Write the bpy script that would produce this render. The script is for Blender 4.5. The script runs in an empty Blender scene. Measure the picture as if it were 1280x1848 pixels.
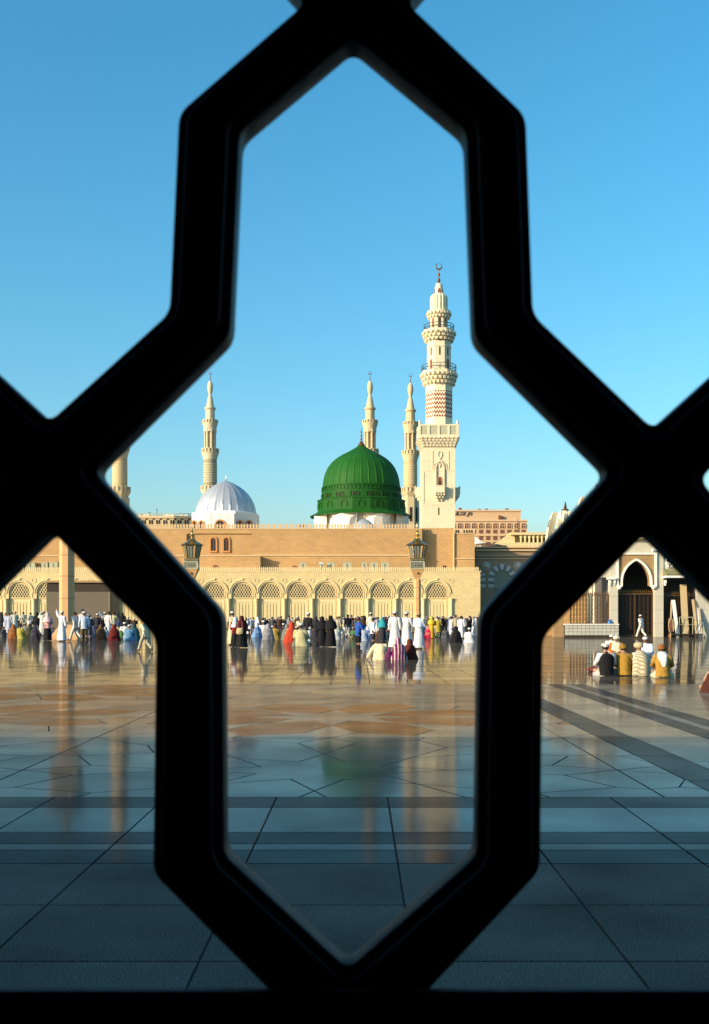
import bpy, bmesh, math, random
from mathutils import Vector, Matrix
R = math.radians
random.seed(7)
SC = bpy.context.scene
COL = SC.collection

# ------------------------------------------------------------------ camera, sky, sun, exposure
F = 1943.0                       # focal length in photo pixels
VX, HY, HC = 650.0, 1121.0, 1.3  # vanishing point, horizon row, eye height
cam = bpy.data.cameras.new('camera'); camo = bpy.data.objects.new('camera', cam); COL.objects.link(camo)
cam.sensor_fit = 'VERTICAL'; cam.sensor_height = 36; cam.lens = F/1848*36
cam.shift_y = (HY-924)/1848; cam.shift_x = -(VX-640)/1848
cam.clip_start = .05; cam.clip_end = 6000
camo.location = (0, 0, HC); camo.rotation_euler = (R(90), 0, 0)
cam.dof.use_dof = True; cam.dof.focus_distance = 110; cam.dof.aperture_fstop = 11
SC.camera = camo
SUN_AZ, SUN_EL = 58, 17          # degrees left of straight behind the camera, elevation
w = bpy.data.worlds.new('World'); SC.world = w; w.use_nodes = True
nt = w.node_tree; nt.nodes.clear()
sky = nt.nodes.new('ShaderNodeTexSky'); sky.sky_type = 'NISHITA'; sky.sun_disc = False
sky.sun_elevation = R(SUN_EL); sky.sun_rotation = R(180+SUN_AZ)
sky.altitude = 0; sky.air_density = 1.25; sky.dust_density = 1.6; sky.ozone_density = 4.5
bgn = nt.nodes.new('ShaderNodeBackground'); bgn.inputs[1].default_value = 0.15
hsv = nt.nodes.new('ShaderNodeHueSaturation'); hsv.inputs['Saturation'].default_value = 1.22; hsv.inputs['Hue'].default_value = .482
wo = nt.nodes.new('ShaderNodeOutputWorld')
nt.links.new(sky.outputs[0], hsv.inputs['Color']); nt.links.new(hsv.outputs[0], bgn.inputs[0]); nt.links.new(bgn.outputs[0], wo.inputs[0])
sl = bpy.data.lights.new('sun', 'SUN'); sl.energy = 4.0; sl.angle = R(.5); sl.color = (1, .80, .52)
so = bpy.data.objects.new('sun', sl); COL.objects.link(so)
tosun = Vector((-math.sin(R(SUN_AZ))*math.cos(R(SUN_EL)), -math.cos(R(SUN_AZ))*math.cos(R(SUN_EL)), math.sin(R(SUN_EL))))
so.rotation_euler = tosun.to_track_quat('Z', 'Y').to_euler(); so.location = tosun*60
SC.view_settings.view_transform = 'Standard'; SC.view_settings.look = 'None'
SC.view_settings.exposure = .7; SC.view_settings.gamma = 1

# ------------------------------------------------------------------ helpers
def S(d): return F/d
def PX(px, d): return (px-VX)*d/F
def PZ(py, d): return HC+(HY-py)*d/F
def DF(py): return F*HC/(py-HY)          # distance of a floor point seen in row py

BASE = {}
def tag(o, label=None, cat=None, group=None, kind=None):
    if label: o['label'] = label
    if cat: o['category'] = cat
    if group: o['group'] = group
    if kind: o['kind'] = kind
    return o
def thing(name, label, cat, loc, group=None, kind=None):
    o = bpy.data.objects.new(name, None); COL.objects.link(o); o.location = loc
    o.empty_display_size = .3
    BASE[o] = Vector(loc)
    return tag(o, label, cat, group, kind)
def inst(me, name, parent, world):
    o = bpy.data.objects.new(name, me); COL.objects.link(o)
    b = BASE.get(parent, Vector((0, 0, 0)))
    o.parent = parent; o.location = Vector(world)-b; BASE[o] = Vector(world)
    return o

class MB:
    def __init__(s): s.v = []; s.f = []
    def add(s, vs, fs):
        n = len(s.v); s.v += [tuple(p) for p in vs]; s.f += [tuple(i+n for i in q) for q in fs]; return s
    def box(s, x0, x1, y0, y1, z0, z1):
        v = [(x0,y0,z0),(x1,y0,z0),(x1,y1,z0),(x0,y1,z0),(x0,y0,z1),(x1,y0,z1),(x1,y1,z1),(x0,y1,z1)]
        return s.add(v, [(3,2,1,0),(4,5,6,7),(0,1,5,4),(1,2,6,5),(2,3,7,6),(3,0,4,7)])
    def rbox(s, c, sx, sy, sz, ang=0, tilt=0):
        m = Matrix.Translation(c) @ Matrix.Rotation(ang, 4, 'Z') @ Matrix.Rotation(tilt, 4, 'X')
        v = [m @ Vector((x*sx/2, y*sy/2, z*sz/2)) for x, y, z in
             [(-1,-1,-1),(1,-1,-1),(1,1,-1),(-1,1,-1),(-1,-1,1),(1,-1,1),(1,1,1),(-1,1,1)]]
        return s.add(v, [(3,2,1,0),(4,5,6,7),(0,1,5,4),(1,2,6,5),(2,3,7,6),(3,0,4,7)])
    def prism(s, poly, y0, y1):            # polygon in x,z given counter-clockwise as seen from -y
        n = len(poly)
        v = [(x, y0, z) for x, z in poly]+[(x, y1, z) for x, z in poly]
        fs = [tuple(range(n)), tuple(range(2*n-1, n-1, -1))]
        fs += [(i, i+n, (i+1) % n+n, (i+1) % n) for i in range(n)]
        return s.add(v, fs)
    def lathe(s, prof, cx=0, cy=0, seg=24, ph=0, a0=0, a1=2*math.pi, rib=None):
        full = abs(a1-a0-2*math.pi) < 1e-6
        k = seg if full else seg+1
        vs = []
        for r, z in prof:
            for i in range(k):
                a = a0+ph+(a1-a0)*i/seg
                rr = r*(1+(rib(i, z) if rib else 0))
                vs.append((cx+rr*math.cos(a), cy+rr*math.sin(a), z))
        fs = []
        for j in range(len(prof)-1):
            for i in range(seg):
                i2 = (i+1) % k
                fs.append((j*k+i, j*k+i2, (j+1)*k+i2, (j+1)*k+i))
        if full:
            if prof[0][0] > 1e-4: fs.append(tuple(range(k-1, -1, -1)))
            if prof[-1][0] > 1e-4: fs.append(tuple((len(prof)-1)*k+i for i in range(k)))
        return s.add(vs, fs)
    def sph(s, c, r, seg=10, rings=6, sz=1):
        return s.lathe([(max(r*math.sin(math.pi*j/rings), 1e-5), c[2]-r*sz*math.cos(math.pi*j/rings)) for j in range(rings+1)], c[0], c[1], seg)
    def tube(s, pts, rad, seg=8, cap=True):
        pts = [Vector(p) for p in pts]
        if not isinstance(rad, (list, tuple)): rad = [rad]*len(pts)
        n = len(pts); vs = []
        for i, p in enumerate(pts):
            t = (pts[min(i+1, n-1)]-pts[max(i-1, 0)])
            if t.length < 1e-9: t = Vector((0, 0, 1))
            t.normalize()
            u = t.cross(Vector((0, 0, 1)))
            if u.length < .05: u = t.cross(Vector((0, 1, 0)))
            u.normalize(); q = t.cross(u)
            for k in range(seg):
                a = 2*math.pi*k/seg
                vs.append(p+u*math.cos(a)*rad[i]+q*math.sin(a)*rad[i])
        fs = []
        for i in range(n-1):
            for k in range(seg):
                k2 = (k+1) % seg
                fs.append((i*seg+k, (i+1)*seg+k, (i+1)*seg+k2, i*seg+k2))
        if cap:
            fs.append(tuple(range(seg))); fs.append(tuple((n-1)*seg+k for k in range(seg-1, -1, -1)))
        return s.add(vs, fs)
    def loft(s, rings, seg=20, cap=True, fold=None, seed=0):   # rings: (cx,cy,cz,rx,ry,amp)
        rnd = random.Random(seed)
        ph = [rnd.uniform(0, 6.28) for _ in range(4)]; fr = [rnd.choice((5, 6, 7)), rnd.choice((8, 9, 11)), 3]
        vs = []
        for c in rings:
            amp = c[5] if len(c) > 5 else 0
            for k in range(seg):
                a = 2*math.pi*k/seg
                m = 1+1.45*amp*(math.sin(fr[0]*a+ph[0])*.5+math.sin(fr[1]*a+ph[1]+c[2]*2)*.35+math.sin(fr[2]*a+ph[2]+c[2]*3)*.4)
                vs.append((c[0]+c[3]*m*math.cos(a), c[1]+c[4]*m*math.sin(a), c[2]))
        n = len(rings)
        fs = []
        up = rings[-1][2] > rings[0][2]
        for j in range(n-1):
            for k in range(seg):
                k2 = (k+1) % seg
                q = (j*seg+k, j*seg+k2, (j+1)*seg+k2, (j+1)*seg+k)
                fs.append(q if up else q[::-1])
        if cap:
            a, b = tuple(range(seg)), tuple((n-1)*seg+k for k in range(seg))
            fs.append(a[::-1] if up else a); fs.append(b if up else b[::-1])
        return s.add(vs, fs)
    def archwall(s, xl, xr, z0, zt, out, y0, y1):   # wall with one opening; out = outline (x,z) left to right, first/last at z0
        def q(a, b, c, d, y): s.add([(a[0],y,a[1]),(b[0],y,b[1]),(c[0],y,c[1]),(d[0],y,d[1])], [(0,1,2,3)])
        x0, x1 = out[0][0], out[-1][0]
        q((xl,z0),(x0,z0),(x0,zt),(xl,zt), y0); q((x1,z0),(xr,z0),(xr,zt),(x1,zt), y0)
        for a, b in zip(out[:-1], out[1:]):
            if abs(a[0]-b[0]) > 1e-6: q(a, b, (b[0],zt), (a[0],zt), y0)
            s.add([(a[0],y0,a[1]),(a[0],y1,a[1]),(b[0],y1,b[1]),(b[0],y0,b[1])], [(0,1,2,3)])
        s.add([(xl,y0,zt),(xr,y0,zt),(xr,y1,zt),(xl,y1,zt)], [(0,1,2,3)])
        s.add([(xl,y0,z0),(xl,y0,zt),(xl,y1,zt),(xl,y1,z0)], [(0,1,2,3)])
        s.add([(xr,y0,z0),(xr,y1,z0),(xr,y1,zt),(xr,y0,zt)], [(0,1,2,3)])
        return s
    def mesh(s, name, mat, off=Vector((0,0,0)), smooth=0):
        me = bpy.data.meshes.new(name)
        me.from_pydata([(x-off[0], y-off[1], z-off[2]) for x, y, z in s.v], [], s.f)
        if mat: me.materials.append(mat)
        if smooth:
            me.polygons.foreach_set('use_smooth', [True]*len(me.polygons))
            me.set_sharp_from_angle(angle=R(smooth))
        me.update(); return me
    def build(s, name, mat, parent=None, smooth=0, at=None, kind=None):
        b = BASE.get(parent, Vector((0,0,0)))
        org = Vector(at) if at is not None else b
        me = s.mesh(name, mat, org, smooth)
        o = bpy.data.objects.new(name, me); COL.objects.link(o)
        if parent: o.parent = parent; o.location = org-b
        else: o.location = org
        BASE[o] = org
        if kind: o['kind'] = kind
        return o

def arc(cx, zc, r, n=16, z0=None, half=None):
    o = [(cx-r*math.cos(math.pi*i/n), zc+r*math.sin(math.pi*i/n)) for i in range(n+1)]
    if z0 is not None: o = [(cx-r, z0)]+o+[(cx+r, z0)]
    return o
def parc(cx, zc, r, h, n=8, z0=None):               # pointed arch, half width r, rise h
    k = (h*h-r*r)/(2*r)                              # arc centre offset beyond the axis
    Rr = r+k; a1 = math.atan2(h, k)
    L = [(cx+k-Rr*math.cos(a1*i/n), zc+Rr*math.sin(a1*i/n)) for i in range(n+1)]
    o = L+[(2*cx-x, z) for x, z in L[-2::-1]]
    if z0 is not None: o = [(cx-r, z0)]+o+[(cx+r, z0)]
    return o
def ringarch(mb, outer, inner, y0, y1):              # moulding between two outlines with equal counts
    n = len(outer)
    for i in range(n-1):
        a, b, c, d = inner[i], inner[i+1], outer[i+1], outer[i]
        mb.add([(a[0],y0,a[1]),(b[0],y0,b[1]),(c[0],y0,c[1]),(d[0],y0,d[1]),
                (a[0],y1,a[1]),(b[0],y1,b[1]),(c[0],y1,c[1]),(d[0],y1,d[1])],
               [(0,1,2,3),(3,2,6,7),(1,0,4,5)])
    for i in (0, n-1):
        a, d = inner[i], outer[i]
        q = (0,1,2,3) if i == 0 else (3,2,1,0)
        mb.add([(a[0],y0,a[1]),(d[0],y0,d[1]),(d[0],y1,d[1]),(a[0],y1,a[1])], [q])
    return mb

# ------------------------------------------------------------------ materials
def mat(name, col, rough=.7, metal=0, noise=None, brick=None, bump=0, rand=0, spec=.5, chevron=None, objcol=False, stripe=None, wear=0):
    m = bpy.data.materials.new(name); m.use_nodes = True
    N, L = m.node_tree.nodes, m.node_tree.links
    b = N['Principled BSDF']
    b.inputs['Roughness'].default_value = rough; b.inputs['Metallic'].default_value = metal
    b.inputs['Specular IOR Level'].default_value = spec
    tc = N.new('ShaderNodeTexCoord'); co = tc.outputs['Object']
    if objcol:
        oi = N.new('ShaderNodeObjectInfo'); cs = oi.outputs['Color']
    else:
        rgb = N.new('ShaderNodeRGB'); rgb.outputs[0].default_value = (*col, 1); cs = rgb.outputs[0]
    def mul(sock, fac_sock, lo, hi):
        mr = N.new('ShaderNodeMapRange'); mr.inputs['To Min'].default_value = lo; mr.inputs['To Max'].default_value = hi
        L.new(fac_sock, mr.inputs['Value'])
        mx = N.new('ShaderNodeVectorMath'); mx.operation = 'SCALE'
        L.new(sock, mx.inputs[0]); L.new(mr.outputs[0], mx.inputs['Scale'])
        return mx.outputs[0]
    height = None
    if brick:
        bw, bh, mort, var = brick
        sep = N.new('ShaderNodeSeparateXYZ'); L.new(co, sep.inputs[0])
        ad = N.new('ShaderNodeMath'); L.new(sep.outputs[0], ad.inputs[0]); L.new(sep.outputs[1], ad.inputs[1])
        cb = N.new('ShaderNodeCombineXYZ'); L.new(ad.outputs[0], cb.inputs[0]); L.new(sep.outputs[2], cb.inputs[1])
        bt = N.new('ShaderNodeTexBrick'); L.new(cb.outputs[0], bt.inputs['Vector'])
        bt.inputs['Scale'].default_value = 1; bt.inputs['Brick Width'].default_value = bw; bt.inputs['Row Height'].default_value = bh
        bt.inputs['Mortar Size'].default_value = .035; bt.inputs['Mortar Smooth'].default_value = .2
        bt.inputs['Color1'].default_value = (1,1,1,1); bt.inputs['Color2'].default_value = (var,)*3+(1,); bt.inputs['Mortar'].default_value = (mort,)*3+(1,)
        mm = N.new('ShaderNodeVectorMath'); mm.operation = 'MULTIPLY'; L.new(cs, mm.inputs[0]); L.new(bt.outputs[0], mm.inputs[1]); cs = mm.outputs[0]
        height = bt.outputs['Fac']
    if chevron:
        n_, per, amp, c2, z0, z1, duty = chevron   # waves round the shaft, vertical period, amplitude
        sep = N.new('ShaderNodeSeparateXYZ'); L.new(co, sep.inputs[0])
        at = N.new('ShaderNodeMath'); at.operation = 'ARCTAN2'; L.new(sep.outputs[1], at.inputs[0]); L.new(sep.outputs[0], at.inputs[1])
        def M(op, a, bb=None):
            q = N.new('ShaderNodeMath'); q.operation = op
            for i, v in enumerate((a, bb)):
                if v is None: continue
                if isinstance(v, (int, float)): q.inputs[i].default_value = v
                else: L.new(v, q.inputs[i])
            return q.outputs[0]
        u = M('MULTIPLY', at.outputs[0], n_/(2*math.pi))
        pp = M('PINGPONG', u, .5)
        zz = M('ADD', M('MULTIPLY', sep.outputs[2], 1/per), M('MULTIPLY', pp, 2*amp/per))
        fr = M('FRACT', M('ADD', zz, 100.0))
        on = M('LESS_THAN', fr, duty)
        on = M('MULTIPLY', on, M('MULTIPLY', M('GREATER_THAN', sep.outputs[2], z0), M('LESS_THAN', sep.outputs[2], z1)))
        mx = N.new('ShaderNodeMix'); mx.data_type = 'RGBA'; L.new(on, mx.inputs[0]); L.new(cs, mx.inputs[6]); mx.inputs[7].default_value = (*c2, 1)
        cs = mx.outputs[2]
    if stripe:
        sc_, c2, axis = stripe
        wv = N.new('ShaderNodeTexWave'); wv.bands_direction = axis; wv.inputs['Scale'].default_value = sc_; wv.inputs['Distortion'].default_value = 1.5
        L.new(co, wv.inputs['Vector'])
        gt = N.new('ShaderNodeMath'); gt.operation = 'GREATER_THAN'; gt.inputs[1].default_value = .72; L.new(wv.outputs['Fac'], gt.inputs[0])
        mx = N.new('ShaderNodeMix'); mx.data_type = 'RGBA'; L.new(gt.outputs[0], mx.inputs[0]); L.new(cs, mx.inputs[6]); mx.inputs[7].default_value = (*c2, 1)
        cs = mx.outputs[2]
    if noise:
        for sc_, lo, hi in noise:
            nz = N.new('ShaderNodeTexNoise'); nz.inputs['Scale'].default_value = sc_; nz.inputs['Detail'].default_value = 4
            L.new(co, nz.inputs['Vector']); cs = mul(cs, nz.outputs['Fac'], lo, hi)
            if height is None: height = nz.outputs['Fac']
    if rand:
        oi = N.new('ShaderNodeObjectInfo'); cs = mul(cs, oi.outputs['Random'], 1-rand, 1+rand)
    L.new(cs, b.inputs['Base Color'])
    if bump and height is not None:
        bp = N.new('ShaderNodeBump'); bp.inputs['Strength'].default_value = min(1, abs(bump)); bp.inputs['Distance'].default_value = .03
        bp.invert = bool(brick)
        L.new(height, bp.inputs['Height']); L.new(bp.outputs[0], b.inputs['Normal'])
    return m

def floor_mat(name, col, rough, speck, rand, tilt, gloss=.5):
    """polished or flamed granite: speckle, cloudy tone, each slab laid a hair off level"""
    m = bpy.data.materials.new(name); m.use_nodes = True
    N, L = m.node_tree.nodes, m.node_tree.links
    b = N['Principled BSDF']; b.inputs['IOR'].default_value = 1.5
    g = N.new('ShaderNodeNewGeometry'); oi = N.new('ShaderNodeObjectInfo')
    def noise(scale, det=2):
        n = N.new('ShaderNodeTexNoise'); n.inputs['Scale'].default_value = scale; n.inputs['Detail'].default_value = det
        L.new(g.outputs['Position'], n.inputs['Vector']); return n
    def rng(s, lo, hi, a=0, c=1):
        q = N.new('ShaderNodeMapRange'); L.new(s, q.inputs[0]); q.inputs[1].default_value = a; q.inputs[2].default_value = c
        q.inputs[3].default_value = lo; q.inputs[4].default_value = hi; return q.outputs[0]
    rgb = N.new('ShaderNodeRGB'); rgb.outputs[0].default_value = (*col, 1); cs = rgb.outputs[0]
    for s in (rng(noise(140, 3).outputs[0], 1-speck, 1+speck, .3, .7), rng(noise(1.3, 5).outputs[0], .68, 1.30, .28, .72),
              rng(noise(.12, 3).outputs[0], .85, 1.12, .3, .7), rng(oi.outputs['Random'], 1-rand, 1+rand)):
        v = N.new('ShaderNodeVectorMath'); v.operation = 'SCALE'; L.new(cs, v.inputs[0]); L.new(s, v.inputs['Scale']); cs = v.outputs[0]
    L.new(cs, b.inputs['Base Color'])
    rr = rng(noise(.9, 4).outputs[0], rough*.75, rough*1.3, .3, .7); L.new(rr, b.inputs['Roughness'])
    bp = N.new('ShaderNodeBump'); bp.inputs['Strength'].default_value = .12 if rough < .3 else .5; bp.inputs['Distance'].default_value = .0012 if rough < .3 else .003
    L.new(noise(3.5 if rough < .3 else 160, 3).outputs[0], bp.inputs['Height'])
    # slab tilt
    cx = N.new('ShaderNodeCombineXYZ')
    a = rng(oi.outputs['Random'], -tilt, tilt); L.new(a, cx.inputs[1])
    fr = N.new('ShaderNodeMath'); fr.operation = 'MULTIPLY'; fr.inputs[1].default_value = 37.7; L.new(oi.outputs['Random'], fr.inputs[0])
    f2 = N.new('ShaderNodeMath'); f2.operation = 'FRACT'; L.new(fr.outputs[0], f2.inputs[0]); L.new(rng(f2.outputs[0], -tilt, tilt), cx.inputs[0])
    va = N.new('ShaderNodeVectorMath'); va.operation = 'ADD'; L.new(bp.outputs[0], va.inputs[0]); L.new(cx.outputs[0], va.inputs[1])
    vn = N.new('ShaderNodeVectorMath'); vn.operation = 'NORMALIZE'; L.new(va.outputs[0], vn.inputs[0]); L.new(vn.outputs[0], b.inputs['Normal'])
    dif = N.new('ShaderNodeBsdfDiffuse'); L.new(cs, dif.inputs['Color']); dif.inputs['Roughness'].default_value = .6
    mx = N.new('ShaderNodeMixShader'); L.new(rng(noise(.8, 6).outputs[0], gloss*.68, min(1, gloss*1.3), .32, .68), mx.inputs[0])
    L.new(dif.outputs[0], mx.inputs[1]); L.new(b.outputs[0], mx.inputs[2]); L.new(mx.outputs[0], N['Material Output'].inputs['Surface'])
    return m

M = {}
M['slab'] = floor_mat('granite_flamed', (.19, .16, .125), .65, .85, .16, 0, .20)
M['pol'] = floor_mat('granite_polished', (.135, .125, .102), .092, .35, .20, .0016, .42)
M['strip'] = floor_mat('granite_pale_strip', (.11, .105, .09), .15, .5, .14, .0014, .34)
M['band'] = floor_mat('granite_dark_band', (.034, .035, .036), .13, .25, .14, .0012, .22)
M['tan'] = floor_mat('granite_tan', (.155, .08, .034), .11, .2, .10, .0014, .32)
M['far'] = floor_mat('granite_far', (.056, .053, .044), .055, .15, .16, .0022, .62)
M['joint'] = mat('floor_joint', (.035, .035, .035), .8, noise=[(5, .7, 1.3)])
M['black'] = mat('black_metal', (.0065, .0065, .007), .55, spec=.22, noise=[(30, .6, 1.5), (4, .7, 1.3)], bump=.12)
M['sill'] = mat('painted_sill', (.06, .062, .068), .7, spec=.3, noise=[(12, .6, 1.4)], bump=.2)
M['dark_wall'] = mat('porch_stone', (.10, .09, .08), .8, noise=[(2, .8, 1.2)], bump=.3)
M['cream'] = mat('cream_stone', (.70, .56, .28), .75, brick=(1.1, .46, .74, .91), noise=[(.12, .85, 1.12), (.6, .86, 1.12), (9, .9, 1.08)], bump=.35)
M['creamp'] = mat('cream_trim', (.72, .59, .32), .7, noise=[(.6, .9, 1.08), (12, .94, 1.05)], bump=.1)
M['door'] = mat('cream_door', (.68, .57, .30), .55, noise=[(.8, .92, 1.06)])
M['tan_w'] = mat('tan_stone', (.55, .335, .14), .8, brick=(1.35, .46, .74, .87), noise=[(.09, .80, 1.15), (.5, .84, 1.14), (7, .9, 1.08)], bump=.4)
M['tan_t'] = mat('tan_trim', (.60, .43, .24), .75, noise=[(.6, .9, 1.08)])
M['mwhite'] = mat('minaret_stone', (.74, .66, .46), .7, noise=[(.25, .86, 1.08), (1.2, .92, 1.06), (6, .93, 1.05)], bump=.08)
M['mfar'] = mat('far_minaret_stone', (.58, .48, .29), .75, noise=[(.2, .85, 1.1), (1, .9, 1.08)])
M['mgreen'] = mat('pale_olive_stone', (.56, .51, .36), .75, noise=[(.4, .9, 1.08)])
M['dark_fill'] = mat('opening_shade_and_trim', (.03, .02, .014), .8)  # dark colour stands for shade inside openings; also colours dark trim
M['redwood'] = mat('red_brown_shutter', (.22, .06, .03), .6, noise=[(3, .8, 1.2)])
M['orange'] = mat('orange_frame', (.55, .24, .07), .6)
M['glass'] = mat('dark_glass', (.02, .022, .025), .12)
M['green'] = mat('green_dome_lead', (.014, .105, .013), .6, spec=.15, noise=[(.35, .7, 1.25), (4, .85, 1.12)], bump=.15)
M['greend'] = mat('green_trim', (.011, .085, .011), .6, spec=.15, noise=[(.8, .8, 1.15)])
M['silver'] = mat('silver_dome_sheet', (.52, .55, .58), .38, metal=.4, noise=[(.5, .82, 1.08), (3, .93, 1.05)])
M['white'] = mat('white_plaster', (.80, .79, .74), .65, noise=[(.6, .93, 1.04)])
M['brass'] = mat('brass', (.46, .26, .065), .28, metal=.9, noise=[(4, .75, 1.1)])
M['bronze'] = mat('bronze_dark', (.20, .085, .03), .4, metal=.6, noise=[(3, .8, 1.2)])
M['gilt'] = mat('gilt_metal', (.75, .52, .16), .3, metal=.9)
M['rail'] = mat('grey_green_rail', (.10, .13, .10), .5, metal=.4)
M['vent'] = mat('grey_green_housing', (.42, .42, .29), .6, noise=[(2, .9, 1.08)])
M['post'] = mat('lamp_post_stone', (.60, .36, .16), .65, noise=[(1, .88, 1.1), (9, .93, 1.05)], bump=.1)
M['boxgrey'] = mat('olive_grey_metal', (.20, .20, .14), .5, metal=.3, noise=[(3, .85, 1.1)])
M['lampglass'] = mat('lamp_glass', (.17, .21, .19), .08)
M['hotel'] = mat('hotel_plaster', (.56, .38, .22), .8, noise=[(.15, .92, 1.06)])
M['hotelp'] = mat('hotel_pink_band', (.60, .42, .27), .8)
M['win'] = mat('hotel_window', (.17, .075, .04), .35)
M['letter'] = mat('grey_letters', (.12, .11, .10), .5)
M['tent'] = mat('tent_fabric', (.78, .78, .72), .6)
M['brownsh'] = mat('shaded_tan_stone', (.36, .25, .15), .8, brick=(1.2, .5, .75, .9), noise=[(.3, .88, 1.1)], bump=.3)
M['voub'] = mat('blue_grey_voussoir', (.16, .18, .19), .6)
M['vouw'] = mat('pale_voussoir', (.55, .50, .40), .6)
M['pstone'] = mat('portal_stone', (.52, .50, .41), .7, brick=(2.2, 1.1, .82, .95), noise=[(.5, .9, 1.08), (8, .95, 1.04)], bump=.3)
M['ptan'] = mat('portal_tan', (.34, .22, .10), .75, brick=(.9, .42, .8, .92), noise=[(.6, .9, 1.1)], bump=.2)
M['tile'] = mat('white_tile', (.46, .46, .40), .35, rand=.08, noise=[(3, .95, 1.04)])
M['roof'] = mat('roof_tile', (.20, .20, .10), .5, rand=.15)
M['iron'] = mat('dark_iron', (.035, .022, .014), .5, metal=.3)
M['ironb'] = mat('brown_gate_metal', (.14, .08, .035), .45, metal=.5)
M['wood'] = mat('plywood', (.50, .38, .20), .7, stripe=None, noise=[(4, .85, 1.1)])
M['fin'] = mat('umbrella_fin', (.76, .66, .46), .55, noise=[(1, .92, 1.05)])
M['kiosk'] = mat('kiosk_panel', (.13, .105, .075), .7, brick=(1.6, .8, .85, .95), noise=[(.8, .9, 1.1)])
M['cloth'] = mat('cloth', (1,1,1), .85, objcol=True, noise=[(9, .78, 1.12), (3, .88, 1.08)], spec=.2, bump=.9)
M['skin'] = mat('skin', (1,1,1), .6, objcol=True)
M['stripe'] = mat('striped_cloth', (.13, .012, .09), .85, stripe=(2.3, (.62, .46, .42), 'X'), noise=[(14, .85, 1.1)], spec=.2)
M['check'] = mat('checked_shawl', (.60, .53, .38), .85, stripe=(5.2, (.30, .25, .15), 'DIAGONAL'), noise=[(14, .85, 1.1)], spec=.2)
M['hair'] = mat('hair', (.012, .009, .008), .6)
M['feature'] = mat('eye_and_sole', (.02, .012, .01), .5)
M['blue'] = mat('blue_plastic', (.02, .16, .50), .35)

# ------------------------------------------------------------------ plaza floor
plaza = MB().add([(-1800,-200,-.01),(1800,-200,-.01),(1800,4000,-.01),(-1800,4000,-.01)], [(0,1,2,3)]).build('plaza_floor', M['joint'], kind='structure')
BASE[plaza] = Vector((0,0,0))

def clip(poly, nx, ny, c):                    # keep nx*x+ny*y<=c
    out = []
    for i in range(len(poly)):
        a, b = poly[i], poly[(i+1) % len(poly)]
        da, db = nx*a[0]+ny*a[1]-c, nx*b[0]+ny*b[1]-c
        if da <= 0: out.append(a)
        if (da < 0 < db) or (db < 0 < da):
            t = da/(da-db); out.append((a[0]+t*(b[0]-a[0]), a[1]+t*(b[1]-a[1])))
    return out
def area(p): return sum(p[i][0]*p[(i+1) % len(p)][1]-p[(i+1) % len(p)][0]*p[i][1] for i in range(len(p)))/2
def inset(p, g):
    n = len(p); o = []
    for i in range(n):
        a, b, c = Vector(p[i-1]), Vector(p[i]), Vector(p[(i+1) % n])
        e1, e2 = (b-a), (c-b)
        if e1.length < 1e-6 or e2.length < 1e-6: o.append(tuple(b)); continue
        e1.normalize(); e2.normalize()
        n1, n2 = Vector((-e1.y, e1.x)), Vector((-e2.y, e2.x))
        k = 1+n1.dot(n2)
        if k < .25: k = .25
        o.append(tuple(b+(n1+n2)*(g/k)))
    return o
def slabmesh(name, poly, mt, gap=.0055, bev=.0025):
    q = []
    for p in poly:
        if not q or (Vector(p)-Vector(q[-1])).length > .02: q.append(p)
    if len(q) > 2 and (Vector(q[0])-Vector(q[-1])).length < .02: q.pop()
    if len(q) < 3 or abs(area(q)) < .012: return None
    if area(q) < 0: q.reverse()
    A, B = inset(q, gap), inset(q, gap+bev)
    n = len(q); mb = MB()
    mb.add([(x,y,-.0105) for x,y in A]+[(x,y,-bev) for x,y in A]+[(x,y,0) for x,y in B],
           [tuple(range(2*n, 3*n))]+[(i,(i+1)%n,(i+1)%n+n,i+n) for i in range(n)]+[(i+n,(i+1)%n+n,(i+1)%n+2*n,i+2*n) for i in range(n)])
    me = bpy.data.meshes.new(name); me.from_pydata(mb.v, [], mb.f); me.materials.append(mt); return me
def slab(name, poly, mt, gap=.0055):
    me = slabmesh(name, poly, mt, gap)
    if me is None: return
    cx = sum(p[0] for p in poly)/len(poly); cy = sum(p[1] for p in poly)/len(poly)
    me.transform(Matrix.Translation((-cx, -cy, 0)))
    inst(me, name, plaza, (cx, cy, 0))
def rect(x0, x1, y0, y1): return [(x0,y0),(x1,y0),(x1,y1),(x0,y1)]
GX = .204; GP = .82
# flamed slabs in front of the bands (rows met at rows 1558, 1633, 1735 of the photo)
rows = [1.0, 1.8, 2.55, 3.32, 4.114, 4.93, 5.774]
slabm = {}
def grid_slab(k, y0, y1, mt, wid=1, name='paving_slab'):
    key = (round(y1-y0, 3), wid, mt.name)
    if key not in slabm:
        slabm[key] = slabmesh(name, rect(-GP*wid/2, GP*wid/2, -(y1-y0)/2, (y1-y0)/2), mt)
    inst(slabm[key], name, plaza, (GX+GP*(k+wid/2), (y0+y1)/2, 0))
for y0, y1 in zip(rows[:-1], rows[1:]):
    kmax = int((.36*y1+.6)/GP)+1
    for k in range(-kmax-1, kmax): grid_slab(k, y0, y1, M['slab'])
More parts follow.
